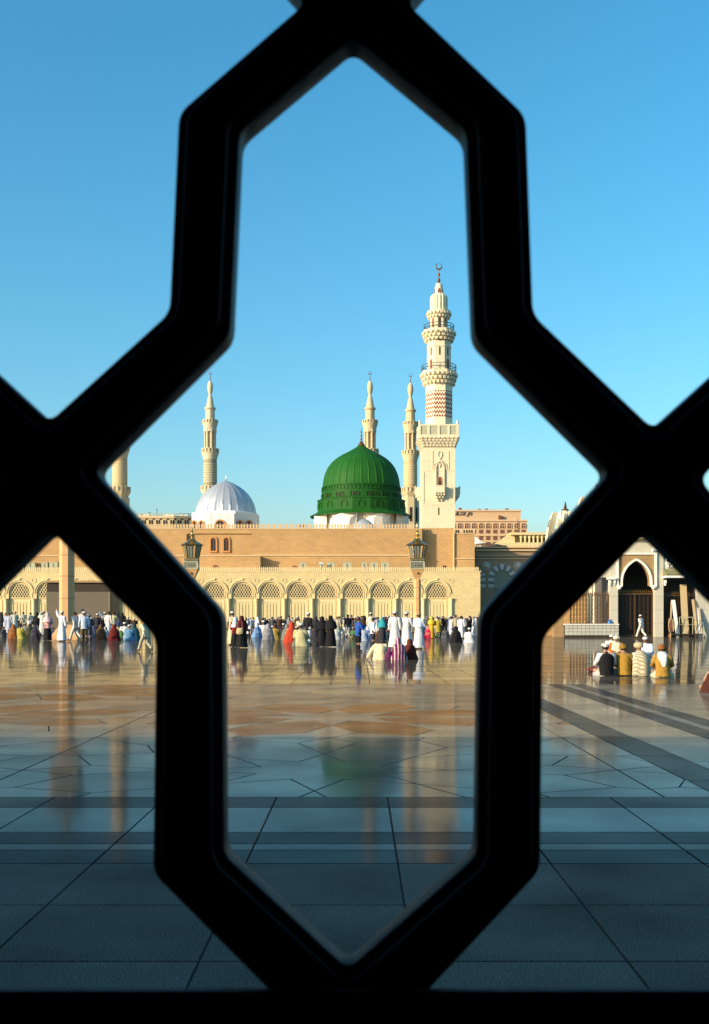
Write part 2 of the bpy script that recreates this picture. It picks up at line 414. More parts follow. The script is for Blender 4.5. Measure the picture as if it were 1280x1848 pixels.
# concentric border of the carpet-like panel: (offset from the panel's edge, width, material)
PXR, PYN, PXL, PYF = 2.67, 7.95, -10.2, 22.2
BW = [(0, .44, 'band'), (.44, .875, 'pol'), (1.315, .345, 'band'), (1.66, .17, 'strip'), (1.83, .346, 'band')]
for off, wd, mk in BW:
    y1 = PYN-off; y0 = y1-wd; xr = PXR+off*.89
    k = -6
    while GX+GP*k < xr+.01:
        a, b = GX+GP*k, min(GX+GP*(k+1), xr)
        if b-a > .03: slab('border_slab', rect(a, b, y0, y1), M[mk])
        k += 1
    x0, x1 = xr, xr+wd*.89
    yy = y0
    while yy < PYF:
        yb = min(yy+(1.64 if yy > PYN else y1-yy+.0), PYF)
        if yb-yy < .05: yb = yy+.82
        slab('border_slab', rect(x0, x1, yy, yb), M[mk]); yy = yb
# star-pattern panel
def pol(r, a): return (r*math.cos(R(a)), r*math.sin(R(a)))
def rosette(cx, cy, tan):
    P = []
    star = []
    for k in range(8): star += [pol(1.15, 45*k), pol(.58, 22.5+45*k)]
    P.append((star, 'pol'))
    for k in range(8):
        th, al = 22.5+45*k, 45*k
        P.append(([pol(.58, th), pol(1.15, th+22.5), pol(2.1, th+14), pol(2.55, th), pol(2.1, th-14), pol(1.15, th-22.5)], 'tan' if tan else 'pol'))
        P.append(([pol(1.15, al), pol(2.1, al+8.5), pol(2.6/ (1 if k % 2 == 0 else .98), al), pol(2.1, al-8.5)], 'pol'))
        lo, hi = (al, al+45)
        m_ = pol(2.6/math.cos(R(22.5)), th); c45 = pol(2.6*math.sqrt(2), hi if k % 2 == 0 else lo)
        ra, rb = (2.6, 2.6/.98) if k % 2 == 0 else (2.6/.98, 2.6)
        A_ = [pol(ra, lo), pol(2.1, lo+8.5), pol(2.55, th), m_]; B_ = [m_, pol(2.55, th), pol(2.1, th+14), pol(rb, hi)]
        if k % 2 == 0: B_.append(c45)
        else: A_.append(c45)
        P.append((A_, 'pol')); P.append((B_, 'pol'))
    for poly, mk in P:
        p = [(cx+x, cy+y) for x, y in poly]
        for nx, ny, c in ((1,0,PXR),(-1,0,-PXL),(0,1,PYF),(0,-1,-PYN)): p = clip(p, nx, ny, c) if p else p
        if len(p) > 2:
            mx = sum(q[0] for q in p)/len(p); my = sum(q[1] for q in p)/len(p)
            if abs(mx) < .37*my+1.6: slab('star_slab', p, M[mk], .008)
for cx in (-10.75, -5.55, -.35, 4.85):
    for cy in (9.4, 14.6, 19.8):
        rosette(cx, cy, cy == 14.6 or (cx < -2 and cy > 19))
# slabs right of the border and beyond the panel
XB = PXR+2.176*.89
kk = math.ceil((XB-GX)/GP-1e-6)
yy = 5.774
while yy < 22.2:
    y1 = min(yy+1.64, 22.2)
    slab('paving_slab', rect(XB, GX+GP*kk+.002, yy, y1), M['pol'])
    for k in range(kk, kk+6):
        if GX+GP*k < .34*y1+.8: grid_slab(k, yy, y1, M['pol'])
    yy = y1
yy = 22.2
for r in range(6):
    y1 = yy+1.8
    kmax = int((.345*y1+.8)/GP)
    for k in range(-kmax-1, kmax): grid_slab(k, yy, y1, M['far'])
    yy = y1
mb = MB()
while yy < 75:
    y1 = yy+1.8
    kmax = int((.36*y1+1.5)/GP)
    for k in range(-kmax-1, kmax, 2):
        x = GX+GP*k; g = .005
        mb.add([(x+g,yy+g,0),(x+2*GP-g,yy+g,0),(x+2*GP-g,y1-g,0),(x+g,y1-g,0)], [(0,1,2,3)])
    yy = y1
mb.build('distant_paving', M['far'], plaza, kind='stuff')
MB().add([(-300,yy,0),(300,yy,0),(300,460,0),(-300,460,0)], [(0,1,2,3)]).build('distant_paving', M['far'], plaza, kind='stuff')

# ------------------------------------------------------------------ unseen porch put in and sized to shade lattice, camera and nearest paving
LD = .90                                     # lattice distance
porch = thing('shade_porch', 'unseen stone porch round the black lattice, put in to shade it and nearest paving', 'porch', (0, 0, 0))
wx0, wx1, wz0, wz1 = PX(-900, LD), PX(2180, LD), PZ(2060, LD), PZ(-860, LD)
mb = MB()
mb.box(-38, wx0, LD-.02, LD+.28, -.01, 6.3); mb.box(wx1, 20, LD-.02, LD+.28, -.01, 6.3)
mb.box(wx0, wx1, LD-.02, LD+.28, -.01, wz0); mb.box(wx0, wx1, LD-.02, LD+.28, wz1, 6.3)
mb.build('wall', M['dark_wall'], porch)
MB().box(-7, 7, -5, LD-.03, 4.0, 4.25).build('roof', M['dark_wall'], porch)
mb = MB().box(-7, 7, -5.3, -5, 0, 4.25).box(-7.3, -7, -5, LD-.03, 0, 4.25).box(7, 7.3, -5, LD-.03, 0, 4.25)
mb.build('rear_wall', M['dark_wall'], porch)

# ------------------------------------------------------------------ lattice screen
TH = .042
lat = thing('lattice_screen', 'black metal lattice screen of pointed openings close in front of the camera', 'lattice', (0, LD, wz0))
def fillet(pts, r, n=5):
    out = []
    m = len(pts)
    for i in range(m):
        a, b, c = Vector(pts[i-1]), Vector(pts[i]), Vector(pts[(i+1) % m])
        u, v = (a-b), (c-b); rr = min(r, u.length*.4, v.length*.4); u.normalize(); v.normalize()
        p0, p1 = b+u*rr, b+v*rr
        for k in range(n+1):
            t = k/n; out.append(tuple(p0*(1-t)**2+b*2*t*(1-t)+p1*t*t))
    return out
BACK = LD+TH
central = [(638,100),(835,264),(849,626),(1087,862),(859,1111),(853,1530),(629,1728),(413,1528),(411,1108),(185,860),(424,622),(440,267)]
H = [[(PX(x, BACK), PZ(y, BACK)) for x, y in central]]
for P in ([(550,-8),(319,193),(302,557),(82,757),(-150,545),(-165,190),(-400,-20),(-165,-230),(-160,-560),(82,-800),(320,-560),(330,-250)],
          [(736,-8),(953,198),(966,561),(1186,770),(1420,560),(1420,200),(1660,-20),(1420,-240),(1420,-560),(1185,-800),(950,-560),(945,-250)],
          [(85,955),(277,1150),(272,1582),(505,1816),(-335,1816),(-110,1580),(-110,1150)],
          [(1175,957),(984,1150),(979,1577),(755,1816),(1605,1816),(1375,1575),(1370,1150)],
          [(1271,862),(1510,625),(1520,265),(1715,100),(1910,265),(1920,625),(2100,862),(1920,1112),(1920,1530),(1700,1730),(1490,1530),(1490,1112)],
          [(-14,862),(-253,625),(-263,265),(-458,100),(-653,265),(-663,625),(-840,862),(-663,1112),(-663,1530),(-443,1730),(-233,1530),(-233,1112)],
          [(640,-135),(860,-330),(860,-650),(640,-800),(420,-650),(420,-330)]):
    H.append([(PX(x, LD), PZ(y, LD)) for x, y in P])
def curve_plate(name, outer, holes, y0, depth, bev, parent, mt):
    cu = bpy.data.curves.new(name, 'CURVE'); cu.dimensions = '2D'; cu.fill_mode = 'BOTH'
    for poly in [outer]+holes:
        sp = cu.splines.new('POLY'); sp.points.add(len(poly)-1); sp.use_cyclic_u = True
        for p, (x, z) in zip(sp.points, poly): p.co = (x, z, 0, 1)
    cu.extrude = depth/2-bev; cu.bevel_depth = bev; cu.bevel_resolution = 2; cu.offset = -bev
    o = bpy.data.objects.new('tmp', cu); COL.objects.link(o)
    bpy.context.view_layer.update()
    me = bpy.data.meshes.new_from_object(o.evaluated_get(bpy.context.evaluated_depsgraph_get()))
    bpy.data.objects.remove(o); bpy.data.curves.remove(cu)
    me.transform(Matrix.Translation((0, y0+depth/2, 0)) @ Matrix.Rotation(R(90), 4, 'X'))
    me.name = name; me.materials.clear(); me.materials.append(mt)
    me.transform(Matrix.Translation(-BASE[parent]))
    me.polygons.foreach_set('use_smooth', [True]*len(me.polygons)); me.set_sharp_from_angle(angle=R(40))
    ob = bpy.data.objects.new(name, me); COL.objects.link(ob); ob.parent = parent; BASE[ob] = BASE[parent]
    return ob
def grow(p, g):
    return inset(p, -g) if area(p) > 0 else inset(p[::-1], -g)
outer = [(wx0,wz0),(wx1,wz0),(wx1,wz1),(wx0,wz1)]
curve_plate('lattice_panel', outer, [fillet(h, .010) for h in H], LD+.009, TH-.009, .003, lat, M['black'])
curve_plate('raised_moulding', [(wx0+.02,wz0+.02),(wx1-.02,wz0+.02),(wx1-.02,wz1-.02),(wx0+.02,wz1-.02)],
            [fillet(grow(h, .0085), .012) for h in H], LD, .010, .003, lat, M['black'])
MB().box(wx0, wx1, LD-.006, LD+.002, wz0, PZ(1789, LD-.006)).build('bottom_rail', M['sill'], lat)

# ------------------------------------------------------------------ arcade along the far side of the plaza
YA = 210.0; k = YA/F
def UA(px): return PX(px, YA)
def VA(py): return PZ(py, YA)
arcade = thing('arcade', 'low cream stone arcade of closed round arches below the tan wall', 'arcade', (UA(500), YA, 0))
PITCH = 50.2; A0 = 789.4
zimp, zc, ztop, zlat0 = VA(1080), VA(1070.3), VA(1030.5), VA(1078.8)
ro, rg = 20.6*k, 17.6*k
bays = [A0-PITCH*i for i in range(17)]
xr_wall, xl_wall = UA(867), UA(bays[-1]-PITCH/2)
wall = MB(); wall.box(UA(A0+PITCH/2), xr_wall, YA, YA+6, 0, ztop)
rec = MB().box(xl_wall, UA(A0+PITCH/2), YA+.36, YA+6, 0, ztop-.02)
for px in bays:
    cx = UA(px); wall.archwall(UA(px-PITCH/2), UA(px+PITCH/2), zimp, ztop, arc(cx, zc, ro, 18, zimp), YA, YA+.36)
for i in range(18):
    x = UA(A0+PITCH/2-PITCH*i); wall.box(x-.52, x+.52, YA+.06, YA+.36, 0, zimp)
    if i == 0: wall.box(x-.1, x+.55, YA+.002, YA+.3, zimp-.9, zimp)
wall.build('wall', M['cream'], arcade)
rec.build('recessed_wall', M['creamp'], arcade)
# one bay's pieces, shared by all bays
def local(mb, name, mt, smooth=0): return mb.mesh(name, mt, Vector((0,0,0)), smooth)
o1, o2 = arc(0, zc, 24.2*k, 20, zimp+.0), arc(0, zc, ro, 20, zimp+.0)
m_arch = local(ringarch(MB(), arc(0, zc, 24.5*k, 20), arc(0, zc, 22.9*k, 20), -.22, .002), 'archivolt', M['creamp'])
m_arch2 = local(ringarch(MB(), arc(0, zc, 22.2*k, 20, zimp), arc(0, zc, ro-.05, 20, zimp), -.10, .1), 'inner_archivolt', M['creamp'])
m_knob = local(MB().lathe([(.0001,-.2),(.16,-.1),(.2,.05),(.13,.18),(.0001,.26)], 0, 0, 10), 'keystone_knob', M['creamp'], 40)
m_knob.transform(Matrix.Translation((0, -.2, zc+24.8*k)))
m_round = local(ringarch(MB(), arc(0,0,.46,12)+[(q[0],-q[1]) for q in arc(0,0,.46,12)[::-1][1:]], arc(0,0,.36,12)+[(q[0],-q[1]) for q in arc(0,0,.36,12)[::-1][1:]], -.08, .002), 'roundel', M['creamp'])
m_col = local(MB().lathe([(.42,0),(.42,.25),(.34,.32),(.31,.5),(.29,zimp-.75),(.36,zimp-.7),(.33,zimp-.6),(.34,zimp-.4),(.46,zimp-.12),(.5,zimp-.1),(.5,zimp)], 0, 0, 12), 'column', M['creamp'], 40)
# door with frame and four raised boards
dw = 17.3*k; dz = VA(1082.5)
frm = MB().box(-dw,-dw+.45,-.1,.02,0,dz).box(dw-.45,dw,-.1,.02,0,dz).box(-dw+.45,dw-.45,-.1,.02,dz-.55,dz)
m_frame = local(frm, 'door_frame', M['creamp'])
bd = (2*dw-1.0)/5
m_board = local(MB().box(-bd/2+.06, bd/2-.06, -.09, .01, .1, dz-.72), 'board', M['door'])
m_back = local(MB().prism(arc(0, zc, rg, 16, zlat0)[::-1], -.03, .0), 'opening', M['dark_fill'])  # flat dark plate, its colour gives the shade behind the grille
# pierced grille: two families of slanted bars inside the arch
ol = arc(0, zc, rg, 24, zlat0)
def seg_in(poly, p, d):
    ts = []
    for i in range(len(poly)):
        a, b = Vector(poly[i]), Vector(poly[(i+1) % len(poly)])
        e = b-a; den = d.x*e.y-d.y*e.x
        if abs(den) < 1e-9: continue
        q = a-p; t = (q.x*e.y-q.y*e.x)/den; u = (q.x*d.y-q.y*d.x)/den
        if 0 <= u < 1: ts.append(t)
    return (min(ts), max(ts)) if len(ts) >= 2 else None
gr = MB()
for sgn in (1, -1):
    d = Vector((math.cos(R(58)), sgn*math.sin(R(58)))); nrm = Vector((-d.y, d.x))
    for i in range(-9, 10):
        p = Vector((0, zc))+nrm*(i*.44+.1); s_ = seg_in(ol, p, d)
        if not s_: continue
        a, b = p+d*s_[0], p+d*s_[1]; hw = .055; y0 = -.16+(.0 if sgn > 0 else .012)
        c4 = [a-nrm*hw, b-nrm*hw, b+nrm*hw, a+nrm*hw]
        gr.add([(q.x,y0,q.y) for q in c4]+[(q.x,-.10,q.y) for q in c4], [(0,1,2,3),(1,0,4,5),(3,2,6,7)])
ringarch(gr, arc(0, zc, rg+.12, 20, zlat0-.05), arc(0, zc, rg-.06, 20, zlat0-.05), -.2, 0)
gr.box(-rg-.12, rg+.12, -.2, 0, zlat0-.14, zlat0+.04)
m_gr = local(gr, 'grille', M['creamp'])
for i in range(18):
    px = A0+PITCH/2-PITCH*i
    inst(m_col, 'column', arcade, (UA(px), YA-.12, 0))
    inst(m_round, 'roundel', arcade, (UA(px), YA, VA(1047.7)))
for px in bays:
    x = UA(px)
    inst(m_arch, 'archivolt', arcade, (x, YA, 0)); inst(m_arch2, 'inner_archivolt', arcade, (x, YA, 0)); inst(m_knob, 'keystone_knob', arcade, (x, YA, 0))
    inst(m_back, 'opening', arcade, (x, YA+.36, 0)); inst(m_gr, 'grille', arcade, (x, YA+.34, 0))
    inst(m_frame, 'door_frame', arcade, (x, YA+.35, 0))
    for j in range(4): inst(m_board, 'board', arcade, (x+(j-1.5)*bd*1.12, YA+.35, 0))
def merlons(x0, x1, y, z, p, w_, h, parent, mt):
    mb = MB(); n = int((x1-x0)/p)
    for i in range(n+1):
        x = x0+p*i
        mb.prism([(x-w_*.36,z),(x+w_*.36,z),(x+w_*.36,z+h*.25),(x+w_*.5,z+h*.45),(x+w_*.42,z+h*.72),(x,z+h),(x-w_*.42,z+h*.72),(x-w_*.5,z+h*.45),(x-w_*.36,z+h*.25)], y, y+.22)
    mb.box(x0-w_, x1+w_, y-.08, y+.32, z-.14, z+.002)
    return mb.build('merlon_row', mt, parent, kind='stuff')
merlons(xl_wall, xr_wall-.1, YA-.02, ztop, 3.55*k, 2.7*k, .86, arcade, M['creamp'])

# ------------------------------------------------------------------ tan prayer-hall wall above the arcade
YU = 216.0; ku = YU/F
def UU(px, d=YU): return PX(px, d)
def VU(py, d=YU): return PZ(py, d)
hall = thing('prayer_hall', 'long tan stone prayer hall wall with merlons rising behind the arcade', 'building', (UU(480), YU, 0))
zt = VU(953.5)
mb = MB()
mb.box(UU(-60), UU(340), YU, YU+58, 0, zt)                      # left stretch
mb.box(UU(340), UU(455), YU+.35, YU+58, 0, VU(963)); mb.box(UU(340), UU(455), YU+.02, YU+58, VU(963), zt-.002)
mb.box(UU(455), UU(762), YU-.01, YU+58, 0, zt-.004)
mb.box(UU(-60), PX(470, YU-2.2), YU-2.2, YU-.001, 0, PZ(1003, YU-2.2))      # lower block standing proud
mb.box(UU(762), UU(820), YU+1.9, YU+8, 0, VU(951.5))            # under the minaret
mb.build('wall', M['tan_w'], hall)
MB().box(UU(455), UU(762)+.05, YU-.18, YU+.6, VU(1003.2), VU(1000.6)).box(UU(-60), PX(470.5, YU-2.2), YU-2.35, YU-1.9, PZ(1004, YU-2.2), PZ(1001.6, YU-2.2)).build('cornice', M['tan_t'], hall)
mb = MB().box(UU(820), UU(858), YU+1.2, YU+14, 0, VU(962)); mb.build('corner_block', M['tan_w'], hall)
mb = MB().box(UU(819.6), UU(858.4), YU+1.0, YU+1.2, VU(1008.5), VU(1006.6)).box(UU(819.6), UU(858.4), YU+1.05, YU+1.5, VU(962.6), VU(953))
mb.build('block_cornice', M['tan_t'], hall)
mb = MB()
for px in (824, 828, 838.5, 843.5, 848, 852.5): mb.lathe([(.0001,VU(961)),(.2,VU(959.4)),(.11,VU(958)),(.17,VU(957)),(.0001,VU(955))], UU(px), YU+1.05, 8)
mb.build('dark_diamond', M['dark_fill'], hall)  # solid dark shapes, coloured as the shade of small holes
MB().tube([(UU(820.3), YU+1.0, VU(1027)), (UU(820.3), YU+1.0, VU(960))], .16, 8).build('drain_pipe', M['tan_t'], hall)
mr = merlons(UU(-60), UU(757), YU-.02, zt, 5.45*ku, 4.0*ku, .98, hall, M['tan_t'])
for px in (384.9, 408.3):
    x = UU(px); z0, z1 = VU(993), VU(975); r = 4.4*ku
    fr = ringarch(MB(), arc(x, z1, r+.32, 14, z0-.3), arc(x, z1, r, 14, z0-.3), YU+.12, YU+.36); fr.box(x-r-.3, x+r+.3, YU+.08, YU+.34, z0-.42, z0-.1)
    wf = fr.build('window', M['orange'], hall)
    MB().prism(arc(x, z1, r, 14, z0-.1)[::-1], YU+.30, YU+.34).build('pane', M['glass'], wf)
    MB().box(x-.05, x+.05, YU+.26, YU+.31, z0, z1+r-.05).box(x-r, x+r, YU+.265, YU+.31, z1-.04, z1+.04).build('glazing_bar', M['redwood'], wf)
MB().box(UU(337), UU(345.5), YU-.04, YU+.02, VU(976), VU(964)).build('blind_panel', M['dark_fill'], hall)
# lunette tops peeping over the arcade roof
for px in (392, 532): MB().prism(arc(UU(px), VU(1026.5), 6*ku, 10)[::-1], YU-(2.25 if px < 470 else .05), YU-(2.1 if px < 470 else -.02)).build('lunette', M['redwood'], hall)
for px0, px1, h in ((540, 553, 1), (577, 585, 1), (590, 604, 1), (619, 634.5, 1), (653, 662, 1), (668, 682, 1), (688, 702, 1), (27.5, 43.5, 1), (46.5, 63, 1), (75, 86, 1), (89, 104, 1)):
    yb = 212.4; x0, x1 = PX(px0, yb), PX(px1, yb); z0, z1 = ztop-.02, PZ(1014.2, yb)
    n_ = ['left', '']
    v = thing('roof_vent', '', 'vent', ((x0+x1)/2, yb, z0), 'roof vents standing on the arcade roof'); v['px'] = (px0+px1)/2
    mb = MB().box(x0, x1, yb, yb+1.0, z0, z1-.12); mb.build('housing', M['vent'], v)
    MB().box(x0-.06, x1+.06, yb-.06, yb+1.06, z1-.12, z1).build('cap', M['vent'], v)
    mm = (x0+x1)/2
    MB().box(mm-.12, mm+.12, yb-.04, yb+.02, z0+.3, z1-.35).build('louvre', M['boxgrey'], v)
vents = [o for o in bpy.data.objects if o.name.startswith('roof_vent')]
names = ['tall grey green roof vent above the sixth arch from the corner', 'narrow grey green roof vent, leftmost of the close trio beside the floodlight', 'wide grey green roof vent, second of the row left of the dome axis',
         'wide grey green roof vent directly below the small silver half dome, left side', 'narrow grey green roof vent right under the small silver half dome', 'wide grey green roof vent, second from the lantern post', 'wide grey green roof vent nearest to the lantern post',
         'leftmost grey green roof vent in the row by the left edge of the picture', 'second grey green roof vent from the left edge of the picture', 'narrow grey green roof vent, second to the left of the near lamp post', 'grey green roof vent right beside the near lamp post']
for o, n in zip(vents, names): o['label'] = n; del o['px']
for px, py, lb in ((580-0.5, 1019, 'small white floodlight between the roof vents on the arcade'), (803, 1025, 'small dark floodlight on the arcade roof right of the lantern')):
    yb = 211.5; x, z = PX(px, yb), PZ(py, yb)
    t = thing('floodlight', lb, 'floodlight', (x, yb, ztop))
    MB().tube([(x, yb, ztop-.01), (x, yb, z)], .05, 6).box(x-.25, x+.25, yb-.05, yb+.05, ztop-.01, ztop+.06).build('bracket', M['white'], t)
    MB().rbox((x, yb-.1, z+.2), .62, .34, .46, .3, -.3).build('housing', M['white'] if px < 700 else M['iron'], t)
    MB().rbox((x-.06, yb-.29, z+.13), .5, .03, .36, .3, -.3).build('lens', M['glass'], t)

# ------------------------------------------------------------------ big minaret
D = 218.0; DC = 221.4
kc = DC/F
def mz(py): return PZ(py, DC)
mx, my = PX(792.3, DC), DC
big = thing('minaret', 'tallest cream minaret with red chevron band standing right of the green dome', 'minaret', (mx, my, VU(952.5)))
hs = 30*D/F
z0, z1 = VU(952.5), PZ(808, D)
sx = PX(791.7, D)
shaft = MB().box(sx-hs, sx+hs, D, D+2*hs, z0, z1)
shaft.build('shaft', M['mwhite'], big)
mb = MB()
for py in (831, 849.5, 911):                                     # string courses
    mb.box(sx-hs-.06, sx+hs+.06, D-.06, D+2*hs+.06, PZ(py+.6, D), PZ(py-.6, D))
for a, b in ((762, 765.5), (818, 821.5)): mb.box(PX(a, D), PX(b, D), D-.09, D+.3, PZ(908, D), PZ(852, D))
mb.build('string_course', M['mwhite'], big)
def pd(px, py): return (PX(px, D), PZ(py, D))
def strip(mb, pts, wd, y0, y1):                                  # raised band along a polyline on the front face
    for (a, b) in zip(pts[:-1], pts[1:]):
        a, b = Vector(a), Vector(b); d = (b-a).normalized(); n = Vector((-d.y, d.x))*wd/2; d = d*wd*.3
        q = [a-n-d, b-n+d, b+n+d, a+n-d]
        mb.prism([tuple(p) for p in q], y0, y1)
orn = MB()
strip(orn, [pd(783.6,847), pd(783.6,838), pd(794,829.5), pd(798,822), pd(797,816.5), pd(793.5,814.5), pd(790.3,817.5), pd(790.8,823), pd(795,829), pd(805.7,838), pd(805.7,847)], .16, D-.14, D+.01)
strip(orn, [pd(780.6,847.5), pd(780.6,814.5)], .16, D-.10, D+.01); strip(orn, [pd(809.6,847.5), pd(809.6,814.5)], .16, D-.10, D+.01)
orn.build('knot_moulding', M['mwhite'], big)
def pocket(poly, parent, name='niche', d0=.02, mt='mwhite'): return MB().prism(poly, D-d0, D+.01).build(name, M[mt], parent)
nx = PX(794.2, D)
mb = MB()                                                        # niche jambs around the window
out = parc(nx, PZ(846, D), 8.2*D/F, 16*D/F, 8, PZ(876, D)); inn = parc(nx, PZ(846, D), 6.6*D/F, 13*D/F, 8, PZ(876, D))
ringarch(mb, out, inn, D-.32, D+.01); nich = mb.build('niche_surround', M['mwhite'], big)
wz = PZ(876, D)
wf = ringarch(MB(), parc(nx, PZ(865, D), 3.9*D/F, 5.4*D/F, 6, PZ(876.3, D)), parc(nx, PZ(865, D), 3.2*D/F, 4.6*D/F, 6, PZ(876.3, D)), D-.16, D+.01).build('window', M['tan_t'], big)
MB().prism(parc(nx, PZ(865, D), 3.2*D/F, 4.6*D/F, 6, PZ(876.3, D))[::-1], D-.05, D+.005).build('shutter', M['redwood'], wf)
MB().box(nx-3.2*D/F, nx+3.2*D/F, D-.075, D-.04, PZ(876.3, D), PZ(868.5, D)).build('lower_leaf', M['dark_fill'], wf)
MB().lathe([(.0001,PZ(845,D)),(.28,PZ(842,D)),(.3,PZ(838,D)),(.12,PZ(834.5,D)),(.0001,PZ(832,D))], nx, D, 10).build('boss', M['mwhite'], big, 40)
# projecting balcony on bracketed base: front and two sides
def balcony(cx, cy, nx_, ny_):
    b = MB(); ux, uy = -ny_, nx_
    def bx(u0, u1, v0, v1, a, c):
        xs = [cx+ux*u+nx_*v for u in (u0,u1) for v in (v0,v1)]; ys = [cy+uy*u+ny_*v for u in (u0,u1) for v in (v0,v1)]
        b.box(min(xs), max(xs), min(ys), max(ys), a, c)
    zf, zr, zb = PZ(889, D), PZ(877, D), PZ(905, D)
    bx(-.95, .95, -.05, 1.25, zf-.12, zf)
    for u in (-.95, .83): bx(u, u+.12, 1.1, 1.25, zf, zr+.35)
    bx(-.83, .83, 1.15, 1.22, zf, zr-.2); bx(-.95, .95, 1.1, 1.27, zr-.2, zr)
    for u in (-.95, .85): bx(u, u+.1, -.05, 1.1, zf, zr)
    for r_ in range(3):
        zz0 = zf-.12-(r_+1)*.52; v = 1.1-r_*.36
        for j in range(4-r_):
            u = -.86+r_*.24+j*(1.72-.48*r_)/(4-r_-.999) if r_ < 3 else 0
            bx(u-.13, u+.13, -.05, v, zz0, zz0+.52)
        bx(-.86+r_*.24, .86-r_*.24, -.05, v-.4, zz0-.001, zz0+.52)
    return b.build('balcony', M['mwhite'], big)
balcony(PX(793.4, D), D, 0, -1); balcony(sx+hs, D+hs, 1, 0); balcony(sx-hs, D+hs, -1, 0)
MB().box(PX(790.9, D), PX(793.1, D), D-.03, D+.01, PZ(929.5, D), PZ(916, D)).build('slit_window', M['dark_fill'], big)
# muqarnas under the square gallery and the gallery itself
zg0, zg1, zg2 = PZ(807.5, D), PZ(789, D), PZ(766.5, D)
cx0, cy0 = sx, D+hs
mb = MB()
for r_ in range(4):
    h = (zg1-zg0)/4; za = zg0+h*r_; ext = hs+.02+.2*r_
    mb.box(cx0-ext, cx0+ext, cy0-ext, cy0+ext, za+.001, za+h)
    n = 9 if r_ % 2 else 10
    for i in range(n):
        u = -ext+2*ext*(i+.5)/n; e2 = ext+.26; wv = ext/n*.62
        for (ax, sg) in ((0,-1), (1,1), (1,-1), (0,1)):
            if ax == 0: mb.box(cx0+u-wv, cx0+u+wv, *(sorted((cy0+sg*(ext-.05), cy0+sg*e2))), za+h*.42, za+h*.96)
            else: mb.box(*(sorted((cx0+sg*(ext-.05), cx0+sg*e2))), cy0+u-wv, cy0+u+wv, za+h*.42, za+h*.96)
mb.build('muqarnas', M['mwhite'], big)
ge = 36*D/F
mb = MB().box(cx0-ge, cx0+ge, cy0-ge, cy0+ge, zg1, zg1+.42)
zt_ = zg2
for sg in (-1, 1):
    mb.box(cx0-ge+.02, cx0+ge-.02, *(sorted((cy0+sg*ge*.99, cy0+sg*(ge-.3)))), zt_-.3, zt_)
    mb.box(*(sorted((cx0+sg*ge*.99, cx0+sg*(ge-.3)))), cy0-ge+.3, cy0+ge-.3, zt_-.302, zt_-.002)
    for i in range(5):
        u = -ge+2*ge*i/4; u = max(min(u, ge-.22), -ge+.22)
        mb.box(cx0+u-.2, cx0+u+.2, *(sorted((cy0+sg*(ge+.01), cy0+sg*(ge-.32)))), zg1+.4, zt_-.29)
        mb.box(*(sorted((cx0+sg*(ge+.01), cx0+sg*(ge-.32)))), cy0+u-.2, cy0+u+.2, zg1+.4, zt_-.291)
for ux in (-1, 1):
    for uy in (-1, 1): mb.lathe([(.3, zt_-.01), (.3, zt_+.25), (.18, zt_+.35), (.28, zt_+.6), (.0001, zt_+.9)], cx0+ux*(ge-.25), cy0+uy*(ge-.25), 8)
gal = mb.build('gallery', M['mwhite'], big)
mb = MB()
for sg in (-1, 1):
    mb.box(cx0-ge+.3, cx0+ge-.3, *(sorted((cy0+sg*(ge-.12), cy0+sg*(ge-.2)))), zg1+.42, zt_-.3)
    mb.box(*(sorted((cx0+sg*(ge-.12), cx0+sg*(ge-.2)))), cy0-ge+.3, cy0+ge-.3, zg1+.42, zt_-.301)
mb.build('parapet_screen', M['vent'], gal)
# octagonal and round stages
def rr(px): return px*kc
oc = R(22.5)
M['chev'] = mat('chevron_inlay', (.78, .70, .50), .65, chevron=(32, .885, .50, (.22, .025, .008), mz(756)-VU(952.5), mz(709)-VU(952.5), .47))
MB().lathe([(rr(25.4), zg1+.3), (rr(25.4), mz(710)), (rr(25.6), mz(709.6)), (rr(25.2), mz(698))], mx, my, 8, oc).build('chevron_stage', M['chev'], big)
def corbel(mb, pyb, pyt, rb, rt, n=16, tiers=3, seg=8, ph=oc):
    zb, zt2 = mz(pyb), mz(pyt)
    for t in range(tiers):
        h = (zt2-zb)/(tiers+.6); za = zb+h*t; r0 = rr(rb+(rt-rb)*t/tiers); r1 = rr(rb+(rt-rb)*(t+1)/tiers)
        mb.lathe([(r0, za), (r0, za+h*.45), (r1*.985, za+h)], mx, my, seg, ph)
        for i in range(n):
            a = 2*math.pi*(i+.5*(t % 2))/n+ph; c = (mx+math.cos(a)*(r0+.12), my+math.sin(a)*(r0+.12), za+h*.62)
            mb.rbox(c, (r1-r0)*1.4+.25, 2*math.pi*r0/n*.55, h*.72, a)
    mb.lathe([(rr(rt), mz(pyt)-(zt2-zb)*.6/(tiers+.6)), (rr(rt), zt2)], mx, my, seg, ph)
mb = MB(); corbel(mb, 698, 672, 25.6, 32.6, 24); mb.build('lower_corbel', M['mwhite'], big)
def railing(py0, py1, r, n=16, name='railing'):
    mb = MB()
    for py in (py1, (py0+py1)/2): mb.tube([(mx+rr(r)*math.cos(2*math.pi*i/32), my+rr(r)*math.sin(2*math.pi*i/32), mz(py)) for i in range(33)], .07, 6)
    for i in range(n):
        a = 2*math.pi*i/n; mb.tube([(mx+rr(r)*math.cos(a), my+rr(r)*math.sin(a), mz(py0)-.02), (mx+rr(r)*math.cos(a), my+rr(r)*math.sin(a), mz(py1))], .06, 6)
    mb.build(name, M['rail'], big)
railing(671.5, 661, 31)
mb = MB().lathe([(rr(22.8), mz(673)), (rr(22.8), mz(630)), (rr(23.8), mz(629.5)), (rr(23.8), mz(628)), (rr(22.6), mz(627)), (rr(22.6), mz(618))], mx, my, 8, oc); mb.build('octagonal_stage', M['mwhite'], big)
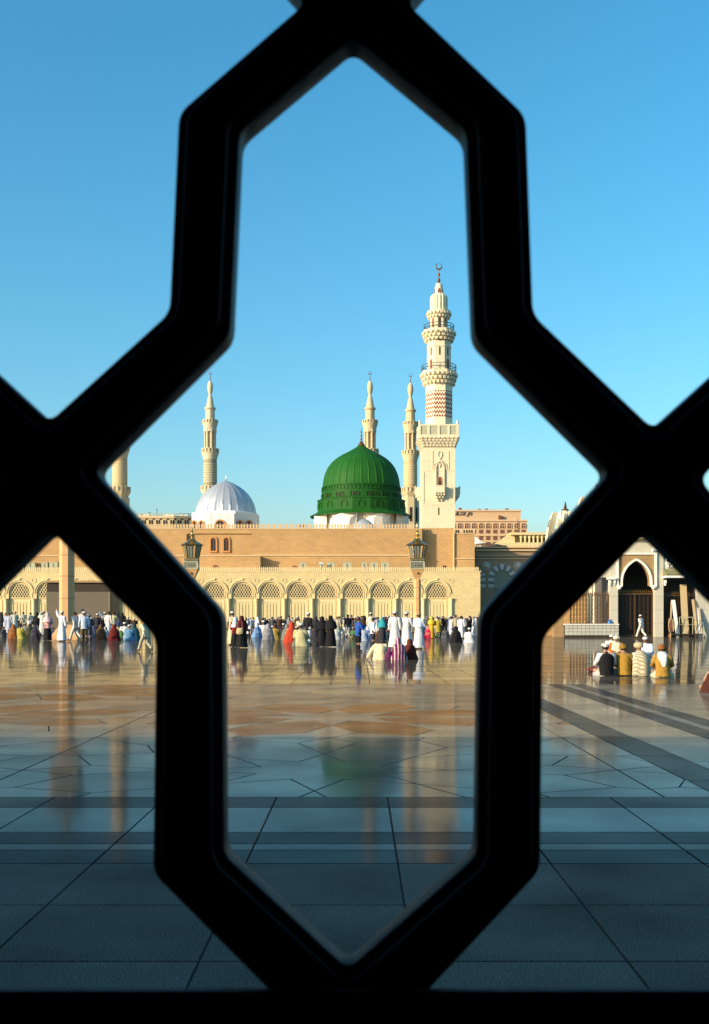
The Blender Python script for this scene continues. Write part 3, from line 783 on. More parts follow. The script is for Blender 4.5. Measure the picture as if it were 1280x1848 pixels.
def facet(px, r, a, w_, py0, py1, mt, name, arched=False):
    n = Vector((math.cos(a), math.sin(a), 0)); u = Vector((-n.y, n.x, 0)); rad = rr(r)*math.cos(R(22.5))+.03; hw = w_*kc/2
    za, zb = mz(py0), mz(py1)
    pts = [(-hw, za), (hw, za), (hw, zb-hw), (0, zb+hw*.4) if arched else (hw, zb), (-hw, zb-hw) if arched else (-hw, zb)] if arched else [(-hw,za),(hw,za),(hw,zb),(-hw,zb)]
    f = [Vector((mx, my, z))+n*rad+u*x for x, z in pts]; b = [p-n*.12 for p in f]; m = len(pts)
    MB().add([tuple(p) for p in f+b], [tuple(range(m))]+[((i+1) % m, i, i+m, (i+1) % m+m) for i in range(m)]).build(name, mt, big)
for i in range(8):
    a = -math.pi/2+i*math.pi/4
    facet(0, 22.8, a, 2.8, 645, 630.5, M['dark_fill'], 'slot', True)
    if i % 2: facet(0, 22.8, a, 5.4, 670.5, 652, M['redwood'], 'door')
    facet(0, 23.4, a, 4.6, 617, 607.5, M['redwood'], 'lunette', True)
mb = MB(); corbel(mb, 619, 598, 22.6, 29.6, 20); mb.build('upper_corbel', M['mwhite'], big)
railing(598.5, 588, 27)
MB().lathe([(rr(17.2), mz(600)), (rr(17.2), mz(576))], mx, my, 8, oc).build('lantern_stage', M['mwhite'], big)
for i in range(8): facet(0, 17.2, -math.pi/2+i*math.pi/4, 5, 597, 573, M['redwood' if i % 2 else 'dark_fill'], 'lantern_opening', True)
mb = MB(); corbel(mb, 577, 563, 16.6, 21.4, 20, 2, 16, 0); mb.build('cap_corbel', M['mwhite'], big)
prof = [(15.2, 563.5), (15.4, 545), (15.4, 541), (14.8, 536.5), (12.6, 533), (9, 531), (7.4, 530)]
MB().lathe([(rr(r), mz(y)) for r, y in prof], mx, my, 64, 0, rib=lambda i, z: .045*(1 if i % 4 in (0, 1) else -1)).build('ribbed_drum', M['mwhite'], big, 30)
MB().lathe([(rr(7.6), mz(530.5)), (rr(7.3), mz(520)), (rr(6.2), mz(514.5)), (rr(5.4), mz(512.5)), (.001, mz(512))], mx, my, 16).build('top_turret', M['mwhite'], big, 30)
for i in range(4):
    a = -math.pi/2+i*math.pi/2
    facet(0, 8.1, a, 5, 530.3, 522.6, M['redwood'], 'turret_window', True)
def finial(x, y, px_d, yb, yt, parent, mt, ringr, s=1.0):
    """stack of balls on a spike ending in a crescent ring; yb/yt are photo rows at distance px_d"""
    q = px_d/F; zb, zt3 = PZ(yb, px_d), PZ(yt, px_d); h = zt3-zb; rgm = ringr*q
    hz = h-2*rgm
    mb = MB().lathe([(.10*hz, zb-.02), (.06*hz, zb+.06*hz), (.035*hz, zb+.12*hz), (.095*hz, zb+.2*hz), (.12*hz, zb+.28*hz), (.09*hz, zb+.37*hz), (.03*hz, zb+.43*hz), (.03*hz, zb+.52*hz),
                     (.075*hz, zb+.6*hz), (.085*hz, zb+.66*hz), (.06*hz, zb+.73*hz), (.025*hz, zb+.79*hz), (.04*hz, zb+.86*hz), (.025*hz, zb+.93*hz), (.02*hz, zb+hz)], x, y, 12)
    f_ = mb.build('finial', mt, parent, 40)
    cz = zb+hz+rgm; pts = []; rad = []
    for i in range(25):
        a = R(90+12+(336)*i/24); pts.append((x+rgm*.85*math.cos(a), y, cz+rgm*.85*math.sin(a))); rad.append(rgm*(.05+.17*math.sin(math.pi*i/24)))
    MB().tube(pts, rad, 8).build('crescent', mt, f_, 50)
finial(mx, my, DC, 513, 474.5, big, M['bronze'], 6.2)

# ------------------------------------------------------------------ four slender minarets of the extension
def slender(px, d, y_tip, sc, mt, label, zig, dark):
    x, y = PX(px, d), d; q = d/F
    def z(p): return PZ(y_tip+p*sc, d)
    def r(p): return p*sc*q
    zb = PZ(985, d)
    t = thing('minaret', label, 'minaret', (x, y, 0), 'slender minarets of the extension')
    MB().lathe([(r(16.5), 0), (r(16.5), z(230))], x, y, 8, R(22.5)).build('octagonal_base', mt, t)
    mb = MB().lathe([(r(12.5),z(230.5)),(r(17.5),z(222)),(r(17.5),z(220))], x, y, 8, R(22.5))
    mb.build('corbel', mt, t)
    for i in range(8):
        a = -math.pi/2+i*math.pi/4; n = Vector((math.cos(a), math.sin(a), 0)); c = Vector((x, y, 0))+n*(r(16.5)*math.cos(R(22.5))-.05)
        MB().rbox((c.x, c.y, z(262)), .3, r(4.2), r(26), a).build('tall_niche', M['dark_fill'], t)
        MB().lathe([(.0001,-.1),(r(2),-.1),(r(2),.12),(.0001,.12)], 0, 0, 8).build('porthole', M['dark_fill'], t).matrix_local = Matrix.Translation((c.x-x, c.y-y, z(240))) @ Matrix.Rotation(a, 4, 'Z') @ Matrix.Rotation(R(90), 4, 'Y')
    def gallery(p0, p1, ra, n):
        mb = MB().lathe([(r(ra), z(p0+1.3)), (r(ra), z(p0-.4))], x, y, n, R(22.5))
        mb.lathe([(r(ra-.9), z(p1+1.2)), (r(ra), z(p1+1.2)), (r(ra), z(p1)), (r(ra-.9), z(p1)), (r(ra-.9), z(p1+1.2))], x, y, n, R(22.5))
        for i in range(16):
            a = 2*math.pi*i/16; mb.rbox((x+r(ra-.5)*math.cos(a), y+r(ra-.5)*math.sin(a), (z(p0)+z(p1))/2), r(1.3), r(2.2), z(p1)-z(p0), a)
        g = mb.build('gallery', mt, t)
        MB().lathe([(r(ra-1.6), z(p0)), (r(ra-1.6), z(p1+1))], x, y, 16).build('gallery_shade', M['tan_t'], g)
    gallery(220, 212, 18, 8)
    MB().lathe([(r(12.3), z(222)), (r(12.3), z(163))], x, y, 28).build('zigzag_shaft', dark, t, 30)
    # raised zigzag bands
    mb = MB(); nz = 14
    for row in range(8):
        zc_ = 204-row*4.6
        for i in range(2*nz):
            a0, a1 = math.pi*i/nz, math.pi*(i+1)/nz; o0, o1 = (1.1 if i % 2 else -1.1), (-1.1 if i % 2 else 1.1)
            ri, ro_ = r(12.2), r(12.75); v = []
            for a, o_ in ((a0, o0), (a1, o1)):
                for rd in (ri, ro_):
                    for dz_ in (-.85, .85): v.append((x+rd*math.cos(a), y+rd*math.sin(a), z(zc_+o_-dz_)))
            mb.add(v, [(2,6,7,3),(1,3,7,5),(0,4,6,2)])
    mb.build('zigzag_band', zig, t)
    MB().lathe([(r(12.3),z(163.5)),(r(13.4),z(160)),(r(13.4),z(158)),(r(15.2),z(154)),(r(15.2),z(152)),(r(16.2),z(150.5))], x, y, 24).build('corbel', mt, t, 30)
    gallery(150.5, 143, 16.2, 16)
    MB().lathe([(r(8.2), z(151)), (r(8.2), z(106))], x, y, 16).build('core', M['tan_t'], t)
    mb = MB()
    for i in range(8):
        a = 2*math.pi*i/8+R(22.5); mb.lathe([(r(1.9), z(150)), (r(1.5), z(147)), (r(1.5), z(115)), (r(2.6), z(110)), (r(2.6), z(106))], x+r(9.8)*math.cos(a), y+r(9.8)*math.sin(a), 8)
    mb.build('colonnette', mt, t, 40)
    MB().lathe([(r(11.6),z(112)),(r(11.6),z(104)),(r(13),z(101)),(r(13),z(99.6)),(r(14.2),z(97)),(r(14.2),z(95.5))], x, y, 24).build('corbel', mt, t, 30)
    gallery(96, 90, 14.4, 16)
    MB().lathe([(r(8.4), z(97)), (r(8.4), z(72)), (r(10.4), z(70)), (r(10.6), z(67.5)), (r(8.2), z(67))], x, y, 32, 0, rib=lambda i, zz: .05*(1 if i % 4 < 2 else -1) if zz < z(73) else 0).build('fluted_stage', mt, t, 30)
    MB().lathe([(r(8), z(67.5)), (r(6.4), z(60)), (r(4.4), z(48)), (r(3), z(45.5)), (r(2.2), z(44)), (r(3.6), z(40)), (r(5), z(34)), (r(5.4), z(29)), (r(4.6), z(23)), (r(2.6), z(19)), (r(1.2), z(17)), (.001, z(16.6))], x, y, 20).build('bulb_spire', mt, t, 50)
    finial(x, y, d, y_tip+17.5*sc, y_tip, t, M['bronze'], 3.2*sc)
M['mfarz'] = mat('zigzag_pale', (.66, .55, .34), .75)
M['mdark'] = mat('zigzag_ground', (.50, .38, .20), .8)
M['mgz'] = mat('zigzag_olive_pale', (.60, .55, .40), .75); M['mgd'] = mat('zigzag_olive_ground', (.30, .27, .17), .8)
slender(741, 262, 674, .975, M['mfar'], 'slender tan minaret just left of the tallest minaret', M['mfarz'], M['mdark'])
slender(668, 290, 670, .985, M['mfar'], 'slender tan minaret half hidden behind the top of the green dome', M['mfarz'], M['mdark'])
slender(379.5, 300, 670, .98, M['mgreen'], 'slender pale olive minaret behind the large silver dome', M['mgz'], M['mgd'])
slender(216.5, 265, 652, 1.07, M['mfar'], 'slender tan minaret at the left, its top hidden by the lattice', M['mfarz'], M['mdark'])

# ------------------------------------------------------------------ green dome on its white drum
d = 240.0; q = d/F; gx, gy = PX(652.3, d), d
def gz(py): return PZ(py, d)
def gr_(px): return px*q
dome = thing('green_dome', 'large ribbed green dome with brass finial on a white drum behind the tan wall', 'dome', (gx, gy, gz(960)))
prof = [(69, 880.5), (68.8, 875), (67.4, 866), (65.2, 856.5), (61.4, 847.5), (58, 842), (54, 837), (49, 832), (43.4, 827.4), (35.5, 822.2), (28, 818.4), (20.5, 814.2), (13, 809.6), (7, 805.6), (3, 803.5)]
MB().lathe([(gr_(r), gz(y)) for r, y in prof], gx, gy, 384, 0, rib=lambda i, z: .015 if i % 12 == 0 else (.0015 if (i//12) % 2 else 0)).build('dome_shell', M['green'], dome, 60)
mb = MB().lathe([(gr_(71.6), gz(903)), (gr_(71.4), gz(890)), (gr_(72.2), gz(889.6)), (gr_(72.2), gz(888.4)), (gr_(70.8), gz(888)), (gr_(70.4), gz(882)), (gr_(71.4), gz(881.6)), (gr_(71.0), gz(880)), (gr_(68), gz(879.8))], gx, gy, 48)
mb.build('window_drum', M['greend'], dome, 30)
mb = MB().lathe([(gr_(79.5), gz(926)), (gr_(79.5), gz(907)), (gr_(80.6), gz(906.6)), (gr_(80.6), gz(905)), (gr_(76), gz(903)), (gr_(70), gz(902.6))], gx, gy, 16, R(11.25)); mb.build('polygon_drum', M['greend'], dome)
mb = MB().lathe([(gr_(79), gz(925.4)), (gr_(84), gz(928.5)), (gr_(93.5), gz(933.2)), (gr_(93.5), gz(934.2)), (gr_(84), gz(931.8)), (gr_(76), gz(929.8))], gx, gy, 16, R(11.25)); mb.build('eave', M['green'], dome)
def onring(rad, a, zz): return (gx+rad*math.cos(a), gy+rad*math.sin(a), zz)
def ringwin(name, mt, rad, a, wpx, py0, py1, thick=.14, arched=True, parent=None, frame=None):
    n = Vector((math.cos(a), math.sin(a), 0)); u = Vector((-n.y, n.x, 0)); hw = wpx*q/2; za, zb = gz(py0), gz(py1)
    pts = arc(0, zb-hw, hw, 8, za)[::-1] if arched else [(hw,za),(-hw,za),(-hw,zb),(hw,zb)]
    f = [Vector((gx, gy, z))+n*(rad+thick)-u*x for x, z in pts]; b = [p-n*(thick+.3) for p in f]; m = len(pts)
    return MB().add([tuple(p) for p in f+b], [tuple(range(m))[::-1]]+[(i, (i+1) % m, (i+1) % m+m, i+m) for i in range(m)]).build(name, mt, parent or dome)
def ringframe(name, mt, rad, a, wpx, py0, py1, band=.16, thick=.2):
    n = Vector((math.cos(a), math.sin(a), 0)); u = Vector((-n.y, n.x, 0)); hw = wpx*q/2; za, zb = gz(py0), gz(py1)
    t = MB(); ringarch(t, arc(0, zb-hw, hw+band, 10, za), arc(0, zb-hw, hw, 10, za), -thick, .1)
    t.v = [tuple(Vector((gx, gy, v[2]))+n*(rad-v[1])+u*v[0]) for v in t.v]
    return t.build(name, mt, dome)
for i in range(16):
    a = -math.pi/2+R(11.25)+2*math.pi*i/16+R(2)
    for s_ in (-1, 1):
        aa = a+s_*.064
        ringwin('window', M['dark_fill'], gr_(71.4), aa, 4.6, 901.5, 895, .03); ringframe('window_frame', M['greend'], gr_(71.4), aa, 4.8, 901.8, 894.6, .13, .16)
for i in range(32): ringframe('blind_arch', M['greend'], gr_(70.6), -math.pi/2+2*math.pi*(i+.5)/32, 6.4, 888, 882.2, .12, .14)
for i in range(16): ringframe('panel_arch', M['greend'], gr_(79.5)*math.cos(R(11.25)), -math.pi/2+2*math.pi*i/16, 9.5, 921, 910.5, .16, .16)
a = -math.pi/2-.1
MB().prism([(-.75,0),(0,-.85),(.75,0),(.28,.22),(0,.62),(-.28,.22)], 0, .55).build('roof_hatch', M['glass'], dome).matrix_local = Matrix.Translation((onring(gr_(19.5), a, 0)[0]-gx, onring(gr_(19.5), a, 0)[1]-gy, gz(815)-gz(960)+.2)) @ Matrix.Rotation(R(-32), 4, 'X')
f_ = MB().lathe([(gr_(6.6), gz(804.6)), (gr_(6), gz(802.5)), (gr_(3.4), gz(799)), (gr_(1.4), gz(796)), (gr_(1.2), gz(794)), (gr_(2), gz(792.5)), (gr_(1), gz(790.5)), (gr_(1), gz(788)), (gr_(1.7), gz(786.4)), (gr_(.8), gz(784.5)), (gr_(.8), gz(781)), (gr_(1.3), gz(779.8)), (gr_(.6), gz(778)), (gr_(.5), gz(775)), (gr_(.9), gz(773.5)), (.001, gz(771.5))], gx, gy, 16, 0)
f_.build('finial', M['bronze'], dome, 40)
# white drum with faceted squinches
MB().lathe([(gr_(78), gz(990)), (gr_(78), gz(929.2))], gx, gy, 8, R(22.5)).build('white_drum', M['white'], dome)
for i in range(8):
    a = -math.pi/2+i*math.pi/4+R(22.5); n = Vector((math.cos(a), math.sin(a), 0)); u = Vector((-n.y, n.x, 0)); o_ = Vector((gx, gy, 0))
    P = [o_+n*gr_(90)+Vector((0,0,gz(934.5)))+u*gr_(2), o_+n*gr_(90)+Vector((0,0,gz(934.5)))-u*gr_(2), o_+n*gr_(77)+u*gr_(25)+Vector((0,0,gz(932))), o_+n*gr_(77)-u*gr_(25)+Vector((0,0,gz(932))),
         o_+n*gr_(86)+u*gr_(14)+Vector((0,0,gz(944))), o_+n*gr_(86)-u*gr_(14)+Vector((0,0,gz(944))), o_+n*gr_(82)+u*gr_(6)+Vector((0,0,gz(975))), o_+n*gr_(82)-u*gr_(6)+Vector((0,0,gz(975))),
         o_+n*gr_(72)+u*gr_(18)+Vector((0,0,gz(975))), o_+n*gr_(72)-u*gr_(18)+Vector((0,0,gz(975)))]
    MB().add([tuple(p) for p in P], [(1,0,4,6,7,5),(0,2,4),(1,5,3),(2,8,6,4),(3,5,7,9),(0,1,3,2)]).build('squinch', M['white'], dome)
def smalldome(name, label, px, dd, base, tip, half, prof, nrib, fin, drum=None):
    x, y = PX(px, dd), dd; qq = dd/F
    t = thing(name, label, 'dome', (x, y, PZ(base, dd)))
    MB().lathe([(r*half*qq, PZ(base-(base-tip)*h, dd)) for r, h in prof], x, y, nrib*6, 0, rib=lambda i, z: .026 if i % 6 == 0 else 0).build('dome_shell', M['silver'], t, 60)
    zt4 = PZ(tip, dd)
    MB().lathe([(fin*.14, zt4-.1), (fin*.10, zt4+fin*.08), (fin*.04, zt4+fin*.14), (fin*.08, zt4+fin*.24), (fin*.03, zt4+fin*.36), (fin*.05, zt4+fin*.45), (fin*.02, zt4+fin*.55), (fin*.035, zt4+fin*.7), (.001, zt4+fin)], x, y, 12).build('finial', M['gilt'], t, 40)
    return t, x, y, qq
HEMI = [(1, 0), (.995, .06), (.97, .18), (.92, .32), (.84, .46), (.735, .6), (.60, .72), (.44, .83), (.26, .92), (.1, .985), (.02, 1)]
sd, x, y, qq = smalldome('silver_dome', 'large silver ribbed dome on a white octagonal drum left of the green dome', 408, 232, 928, 868, 53.5, HEMI, 24, 1.5)
def sz(py): return PZ(py, 232)
MB().lathe([(62.5*qq, sz(962)), (62.5*qq, sz(928.6)), (60*qq, sz(927)), (50*qq, sz(926))], x, y, 8, R(22.5)).build('octagonal_drum', M['white'], sd)
yf = y-62.5*qq*math.cos(R(22.5))
pb = MB().box(PX(372, yf), PX(424, yf), yf-1.2, yf+1, PZ(965, yf), PZ(926.5, yf)).build('front_bay', M['white'], sd)
mb = MB()
for px in (383.5, 398.5, 412.5): mb.box(PX(px-.3, yf), PX(px+.3, yf), yf-1.23, yf-1.1, PZ(960, yf), PZ(927, yf))
mb.build('panel_joint', M['vent'], sd)
def fwin(px, py0, py1, half, parent, yy, name='window'):
    xx = PX(px, yy); hw = half*yy/F; z0_, z1_ = PZ(py0, yy), PZ(py1, yy)
    w_ = ringarch(MB(), arc(xx, z1_-hw, hw+.28, 12, z0_), arc(xx, z1_-hw, hw, 12, z0_), yy-.22, yy+.3).build(name, M['orange'], parent)
    MB().prism(arc(xx, z1_-hw, hw, 12, z0_)[::-1], yy-.06, yy+.3).build('pane', M['glass'], w_)
    MB().box(xx-.06, xx+.06, yy-.12, yy-.05, z0_, z1_-.05).box(xx-hw, xx+hw, yy-.115, yy-.05, z1_-hw-.05, z1_-hw+.05).build('glazing_bar', M['redwood'], w_)
fwin(397.5, 958, 939.5, 7.6, sd, yf-1.2)
for i, px in ((1, 434), (1, 450)):
    fwin(px, 962, 940.5, 3.6, sd, yf-.02 if px < 432 else yf+(px-432)*.09)
for px in (351, 363.5): fwin(px, 962, 941, 2.6, sd, yf+(366-px)*.11)
smalldome('half_dome', 'small silver ribbed dome in front of the white drum of the green dome', 657.5, 226, 962, 936, 22, HEMI, 20, .9)
# pavilion roof left of the green dome
t = thing('roof_canopy', 'tiny flat canopy on posts on the prayer hall roof left of the green dome', 'canopy', (PX(545, 225), 225, 19))
MB().box(PX(538, 225), PX(553, 225), 224, 226, PZ(950.5, 225), PZ(948.5, 225)).box(PX(541, 225), PX(550, 225), 224.5, 225.5, PZ(948.5, 225), PZ(947, 225)).build('roof', M['redwood'], t)
mb = MB()
for px in (540, 545, 550): mb.box(PX(px-.5, 225), PX(px+.5, 225), 224.6, 224.8, PZ(960, 225), PZ(950.6, 225))
mb.build('post', M['bronze'], t)

# ------------------------------------------------------------------ far buildings
d = 275.0
t = thing('long_building', 'long pale tan building with small paired windows behind the wall at the left', 'building', (PX(250, d), d, 0))
MB().box(PX(60, d), PX(352, d), d, d+30, 0, PZ(931, d)).build('wall', M['mfar'], t)
MB().box(PX(60, d), PX(352.5, d), d-.25, d+.2, PZ(935.4, d), PZ(934, d)).box(PX(60, d), PX(352.5, d), d-.3, d+.2, PZ(948.4, d), PZ(947, d)).build('cornice', M['tan_t'], t)
wmesh = MB().prism(arc(0, .35, .23, 8, -.5)[::-1], -.06, .02).mesh('window', M['dark_fill'])
smesh = MB().box(-.3,.3,-.05,.02,-.2,.2).mesh('vent_hole', M['dark_fill'])
for i in range(13):
    px = 337-12.85*i
    for o_ in (-2.2, 2.2): inst(wmesh, 'window', t, (PX(px+o_, d), d, PZ(942.4, d)))
    inst(smesh, 'vent_hole', t, (PX(px+5, d), d, PZ(936.8, d)))
mb = MB()
rn = random.Random(3)
for i in range(16):
    px = 210+i*8.6; mb.tube([(PX(px, d), d+1, PZ(931.5, d)), (PX(px, d), d+1, PZ(926.5, d))], .07, 5)
mb.tube([(PX(205, d), d+1, PZ(926.5, d)), (PX(345, d), d+1, PZ(926.5, d))], .09, 5).tube([(PX(205, d), d+1, PZ(928.6, d)), (PX(345, d), d+1, PZ(928.6, d))], .07, 5)
mb.build('roof_railing', M['vent'], t)
mb = MB()
for px, h in ((266, 8), (279.5, 13), (347, 7), (252, 5)): mb.tube([(PX(px, d), d+3, PZ(931.5, d)), (PX(px, d), d+3, PZ(929-h, d))], .07, 5).tube([(PX(px-2, d), d+3, PZ(931-h, d)), (PX(px+2, d), d+3, PZ(931-h, d))], .05, 5)
mb.build('antenna', M['iron'], t)
for px in (256, 301, 327): MB().rbox((PX(px, d), d+4, PZ(930, d)), 2.6, 2, 1.2).build('roof_unit', M['white'], t)

d = 420.0
hot = thing('hotel', 'distant tan hotel with arched window row and lettering on its roof wall', 'building', (PX(880, d), d, 0))
MB().box(PX(790, d), PX(940, d), d, d+40, PZ(940, d), PZ(920.5, d)).box(PX(790, d), PX(951, d), d-.6, d+42, 0, PZ(938.6, d)).build('wall', M['hotel'], hot)
MB().box(PX(790, d), PX(941, d), d-.4, d+.3, PZ(923, d), PZ(920, d)).box(PX(790, d), PX(951.6, d), d-1, d+.3, PZ(941.2, d), PZ(938.2, d)).box(PX(790, d), PX(951.4, d), d-.9, d+.3, PZ(967.4, d), PZ(966, d)).build('band', M['hotelp'], hot)
q = d/F
wm = MB().prism(arc(0, .33, 3.7*q, 10, -.85)[::-1], -.1, .02).mesh('window', M['win'])
fm = ringarch(MB(), arc(0, .33, 4.4*q, 10, -.85), arc(0, .33, 3.7*q, 10, -.85), -.3, 0).mesh('window_frame', M['hotelp'])
w2 = MB().box(-3.7*q, 3.7*q, -.1, .02, -.72, .72).mesh('window', M['win'])
bars = MB().box(-.06,.06,-.2,-.08,-.85,1.1).box(-3.6*q,3.6*q,-.21,-.08,.12,.22).mesh('glazing_bar', M['hotelp'])
for i in range(11):
    px = 817+12.75*i
    inst(wm, 'window', hot, (PX(px, d), d-.6, PZ(949.6, d))); inst(fm, 'window_frame', hot, (PX(px, d), d-.6, PZ(949.6, d))); inst(bars, 'glazing_bar', hot, (PX(px, d), d-.6, PZ(949.6, d)))
    inst(w2, 'window', hot, (PX(px, d), d-.6, PZ(959.5, d)))
    inst(w2, 'window', hot, (PX(px, d), d-.6, PZ(971.5, d)))
    inst(w2, 'window', hot, (PX(px, d), d-.6, PZ(981.5, d)))
mb = MB()
for px, py in ((832, 917), (867, 919), (880, 918.5), (917, 918), (902, 932.5)): mb.rbox((PX(px, d), d+3 if py < 925 else d-.8, PZ(py+1.5, d)), 1.2, 1.2, 1.4)
mb.tube([(PX(832, d), d+3, PZ(921, d)), (PX(832, d), d+3, PZ(915, d))], .12, 5).tube([(PX(934, d), d-1, PZ(967, d)), (PX(934, d), d-1, PZ(936, d))], .1, 5)
mb.build('roof_equipment', M['win'], hot)
# raised Arabic letters on the roof wall, read right to left: "dar al-taq(wa)", the rest hidden behind the minaret
mb = MB(); lx1, lz = PX(851, d), PZ(929.2, d); u_ = .30
def stroke(pts):
    for a, b in zip(pts[:-1], pts[1:]):
        a = Vector((lx1+a[0]*u_, lz+a[1]*u_)); b = Vector((lx1+b[0]*u_, lz+b[1]*u_)); dd = (b-a)
        if dd.length < 1e-6: continue
        dd.normalize(); n_ = Vector((-dd.y, dd.x))*.14; dd = dd*.1
        mb.prism([tuple(p) for p in (a-n_-dd, b-n_+dd, b+n_+dd, a+n_-dd)], d-.3, d+.01)
stroke([(-1.2,4.2),(-.1,2.2),(-.3,.2),(-2,0)])                                  # dal
stroke([(-3.2,5.4),(-3.2,0)])                                                   # alef
stroke([(-4.6,2.2),(-4.4,.3),(-5.4,-1.3),(-6.4,-1.8)])                          # reh
stroke([(-9,5.4),(-9,0)])                                                       # alef
stroke([(-10.6,5.6),(-10.6,.1),(-13.8,0),(-13.8,1.8)]); stroke([(-13.8,0),(-17.6,0),(-17.6,1.9),(-18.6,2.6),(-19.5,1.8),(-19.2,.9),(-17.7,.7)]); stroke([(-17.6,0),(-21.6,0),(-21.6,1.7)])   # lam, teh, qaf
for x_ in (-13.2, -14.4, -18.1, -19.3): stroke([(x_-.3,3.6),(x_+.3,3.6)])
mb.build('lettering', M['letter'], hot)

# ------------------------------------------------------------------ shaded annex right of the arcade, tent, roof pavilion
d = 226.0; q = d/F
ann = thing('annex', 'shaded brown stone annex with striped arches right of the arcade', 'building', (PX(930, d), d, 0))
ax = PX(906.2, d); zc2 = PZ(1043, d); az0 = PZ(1062, d)
mb = MB().archwall(PX(858, d), PX(1040, d), az0, PZ(988, d), arc(ax, zc2, 14.6*q, 16, az0), d, d+.8)
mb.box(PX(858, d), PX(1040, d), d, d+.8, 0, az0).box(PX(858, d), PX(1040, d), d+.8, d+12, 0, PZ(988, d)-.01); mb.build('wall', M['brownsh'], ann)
mb = MB()
for a, b, o_ in ((994.5, 991.5, .5), (989.2, 986.6, .7), (1009, 1007.4, .25)): mb.box(PX(858, d), PX(1040, d), d-o_, d+.3, PZ(a, d), PZ(b, d))
mb.build('cornice', M['tan_t'], ann)
mb = MB()
for i in range(60): x = PX(859+i*2.35, d); mb.box(x-.07, x+.07, d-.42, d+.01, PZ(1004.6, d), PZ(1001.8, d))
mb.build('dentil', M['tan_t'], ann)
def striped(cx, half, name, lo):
    n = 11
    for i in range(n):
        a0, a1 = math.pi*i/n, math.pi*(i+1)/n
        def P(r, a): return (cx-r*q*math.cos(a), zc2+r*q*math.sin(a))
        pts = [P(half, a1), P(half, a0), P(half+10.5, a0), P(half+10.5, a1)]
        MB().prism(pts, d-.12, d+.02).build('voussoir', M['voub' if i % 2 == 0 else 'vouw'], ann)
    for sg in (-1, 1):
        for j in range(3):
            MB().box(*sorted((cx+sg*half*q, cx+sg*(half+10.5)*q)), d-.12, d+.02, zc2-(j+1)*.66, zc2-j*.66-.02).build('voussoir', M['vouw' if j % 2 == 0 else 'voub'], ann)
striped(ax, 14.6, 'a', 0); striped(PX(858, d), 8, 'b', 0)
MB().prism(arc(ax, zc2, 14.6*q, 16, az0)[::-1], d+.55, d+.6).build('opening', M['dark_fill'], ann)  # dark plate in the arch, shade put into its colour
gr = MB(); ol2 = arc(0, zc2, 14.6*q, 20, az0)
for sgn in (1, -1):
    dv = Vector((math.cos(R(58)), sgn*math.sin(R(58)))); nrm = Vector((-dv.y, dv.x))
    for i in range(-8, 9):
        p = Vector((0, zc2))+nrm*(i*.42); s_ = seg_in(ol2, p, dv)
        if s_:
            a, b = p+dv*s_[0], p+dv*s_[1]; y0 = d+.3+(0 if sgn > 0 else .012)
            c4 = [a-nrm*.075, b-nrm*.075, b+nrm*.075, a+nrm*.075]
            gr.add([(q_.x+ax,y0,q_.y) for q_ in c4]+[(q_.x+ax,y0+.15,q_.y) for q_ in c4], [(0,1,2,3),(1,0,4,5),(3,2,6,7)])
gr.build('grille', M['vent'], ann)
MB().box(ax-14.6*q, ax+14.6*q, d-.1, d+.5, PZ(1069, d), az0+.05).build('window_sill', M['voub'], ann)
for px in (878, 935):
    x, z = PX(px, d), PZ(1021.5, d)
    MB().sph((x, d-.12, z), .62, 14, 8).build('stone_boss', M['vouw'], ann, 50)
    a_ = arc(0,0,.86,12)+[(p[0],-p[1]) for p in arc(0,0,.86,12)[::-1][1:]]; b_ = arc(0,0,.66,12)+[(p[0],-p[1]) for p in arc(0,0,.66,12)[::-1][1:]]
    r_ = ringarch(MB(), a_, b_, -.16, .01); r_.v = [(v[0]+x, v[1]+d, v[2]+z) for v in r_.v]; r_.build('boss_ring', M['vouw'], ann)
d = 236.0
t = thing('tent', 'white fabric tent roof rising above the annex beside the corner block', 'tent', (PX(880, d), d, PZ(990, d)))
mb = MB(); pk = (PX(857, d), d+2, PZ(964.5, d)); pts = []
for i in range(11):
    u = i/10; pts.append((PX(858+56*u, d), d-1, PZ(982+4.5*u-3.2*math.sin(math.pi*u), d)))
prev = None
rows_ = []
for j in range(6):
    v = j/5; rows_.append([tuple(Vector(pk)*(1-v)+Vector(p)*v-Vector((0,0,1.1*math.sin(math.pi*v)))) for p in pts])
flat = [p for r_ in rows_ for p in r_]
fs = [(j*11+i, (j+1)*11+i, (j+1)*11+i+1, j*11+i+1) for j in range(5) for i in range(10)]
mb.add(flat, fs); mb.add([(x, y+.15, z-.05) for x, y, z in flat], [f[::-1] for f in fs]); mb.build('canopy', M['tent'], t, 60)
mb = MB()
for px in (866, 912): mb.tube([(PX(px, d), d-1, PZ(1000, d)), (PX(px, d), d-1, PZ(984, d))], .12, 6)
mb.build('pole', M['white'], t)
MB().box(PX(870, d), PX(913, d), d-1.2, d-1, PZ(989.5, d), PZ(985, d)).build('valance', M['redwood'], t)
d = 245.0
pav = thing('pavilion', 'cream roof pavilion with sloping side and short columns behind the annex', 'building', (PX(940, d), d, 0))
MB().prism([(PX(896,d),0),(PX(1060,d),0),(PX(1060,d),PZ(979,d)),(PX(896,d),PZ(979,d))], d, d+10).prism([(PX(897,d),PZ(979,d)+.003),(PX(930,d),PZ(979,d)+.003),(PX(930,d),PZ(962,d)),(PX(922,d),PZ(962,d))], d+.5, d+9).box(PX(930,d)+.003, PX(1060,d), d+2, d+9, PZ(990,d), PZ(964,d)).build('wall', M['creamp'], pav)
MB().box(PX(921, d), PX(1060, d), d-.5, d+9.5, PZ(965.5, d), PZ(961, d)).box(PX(895, d), PX(1060, d), d-.35, d+.02, PZ(992.5, d), PZ(990, d)).build('cornice', M['creamp'], pav)
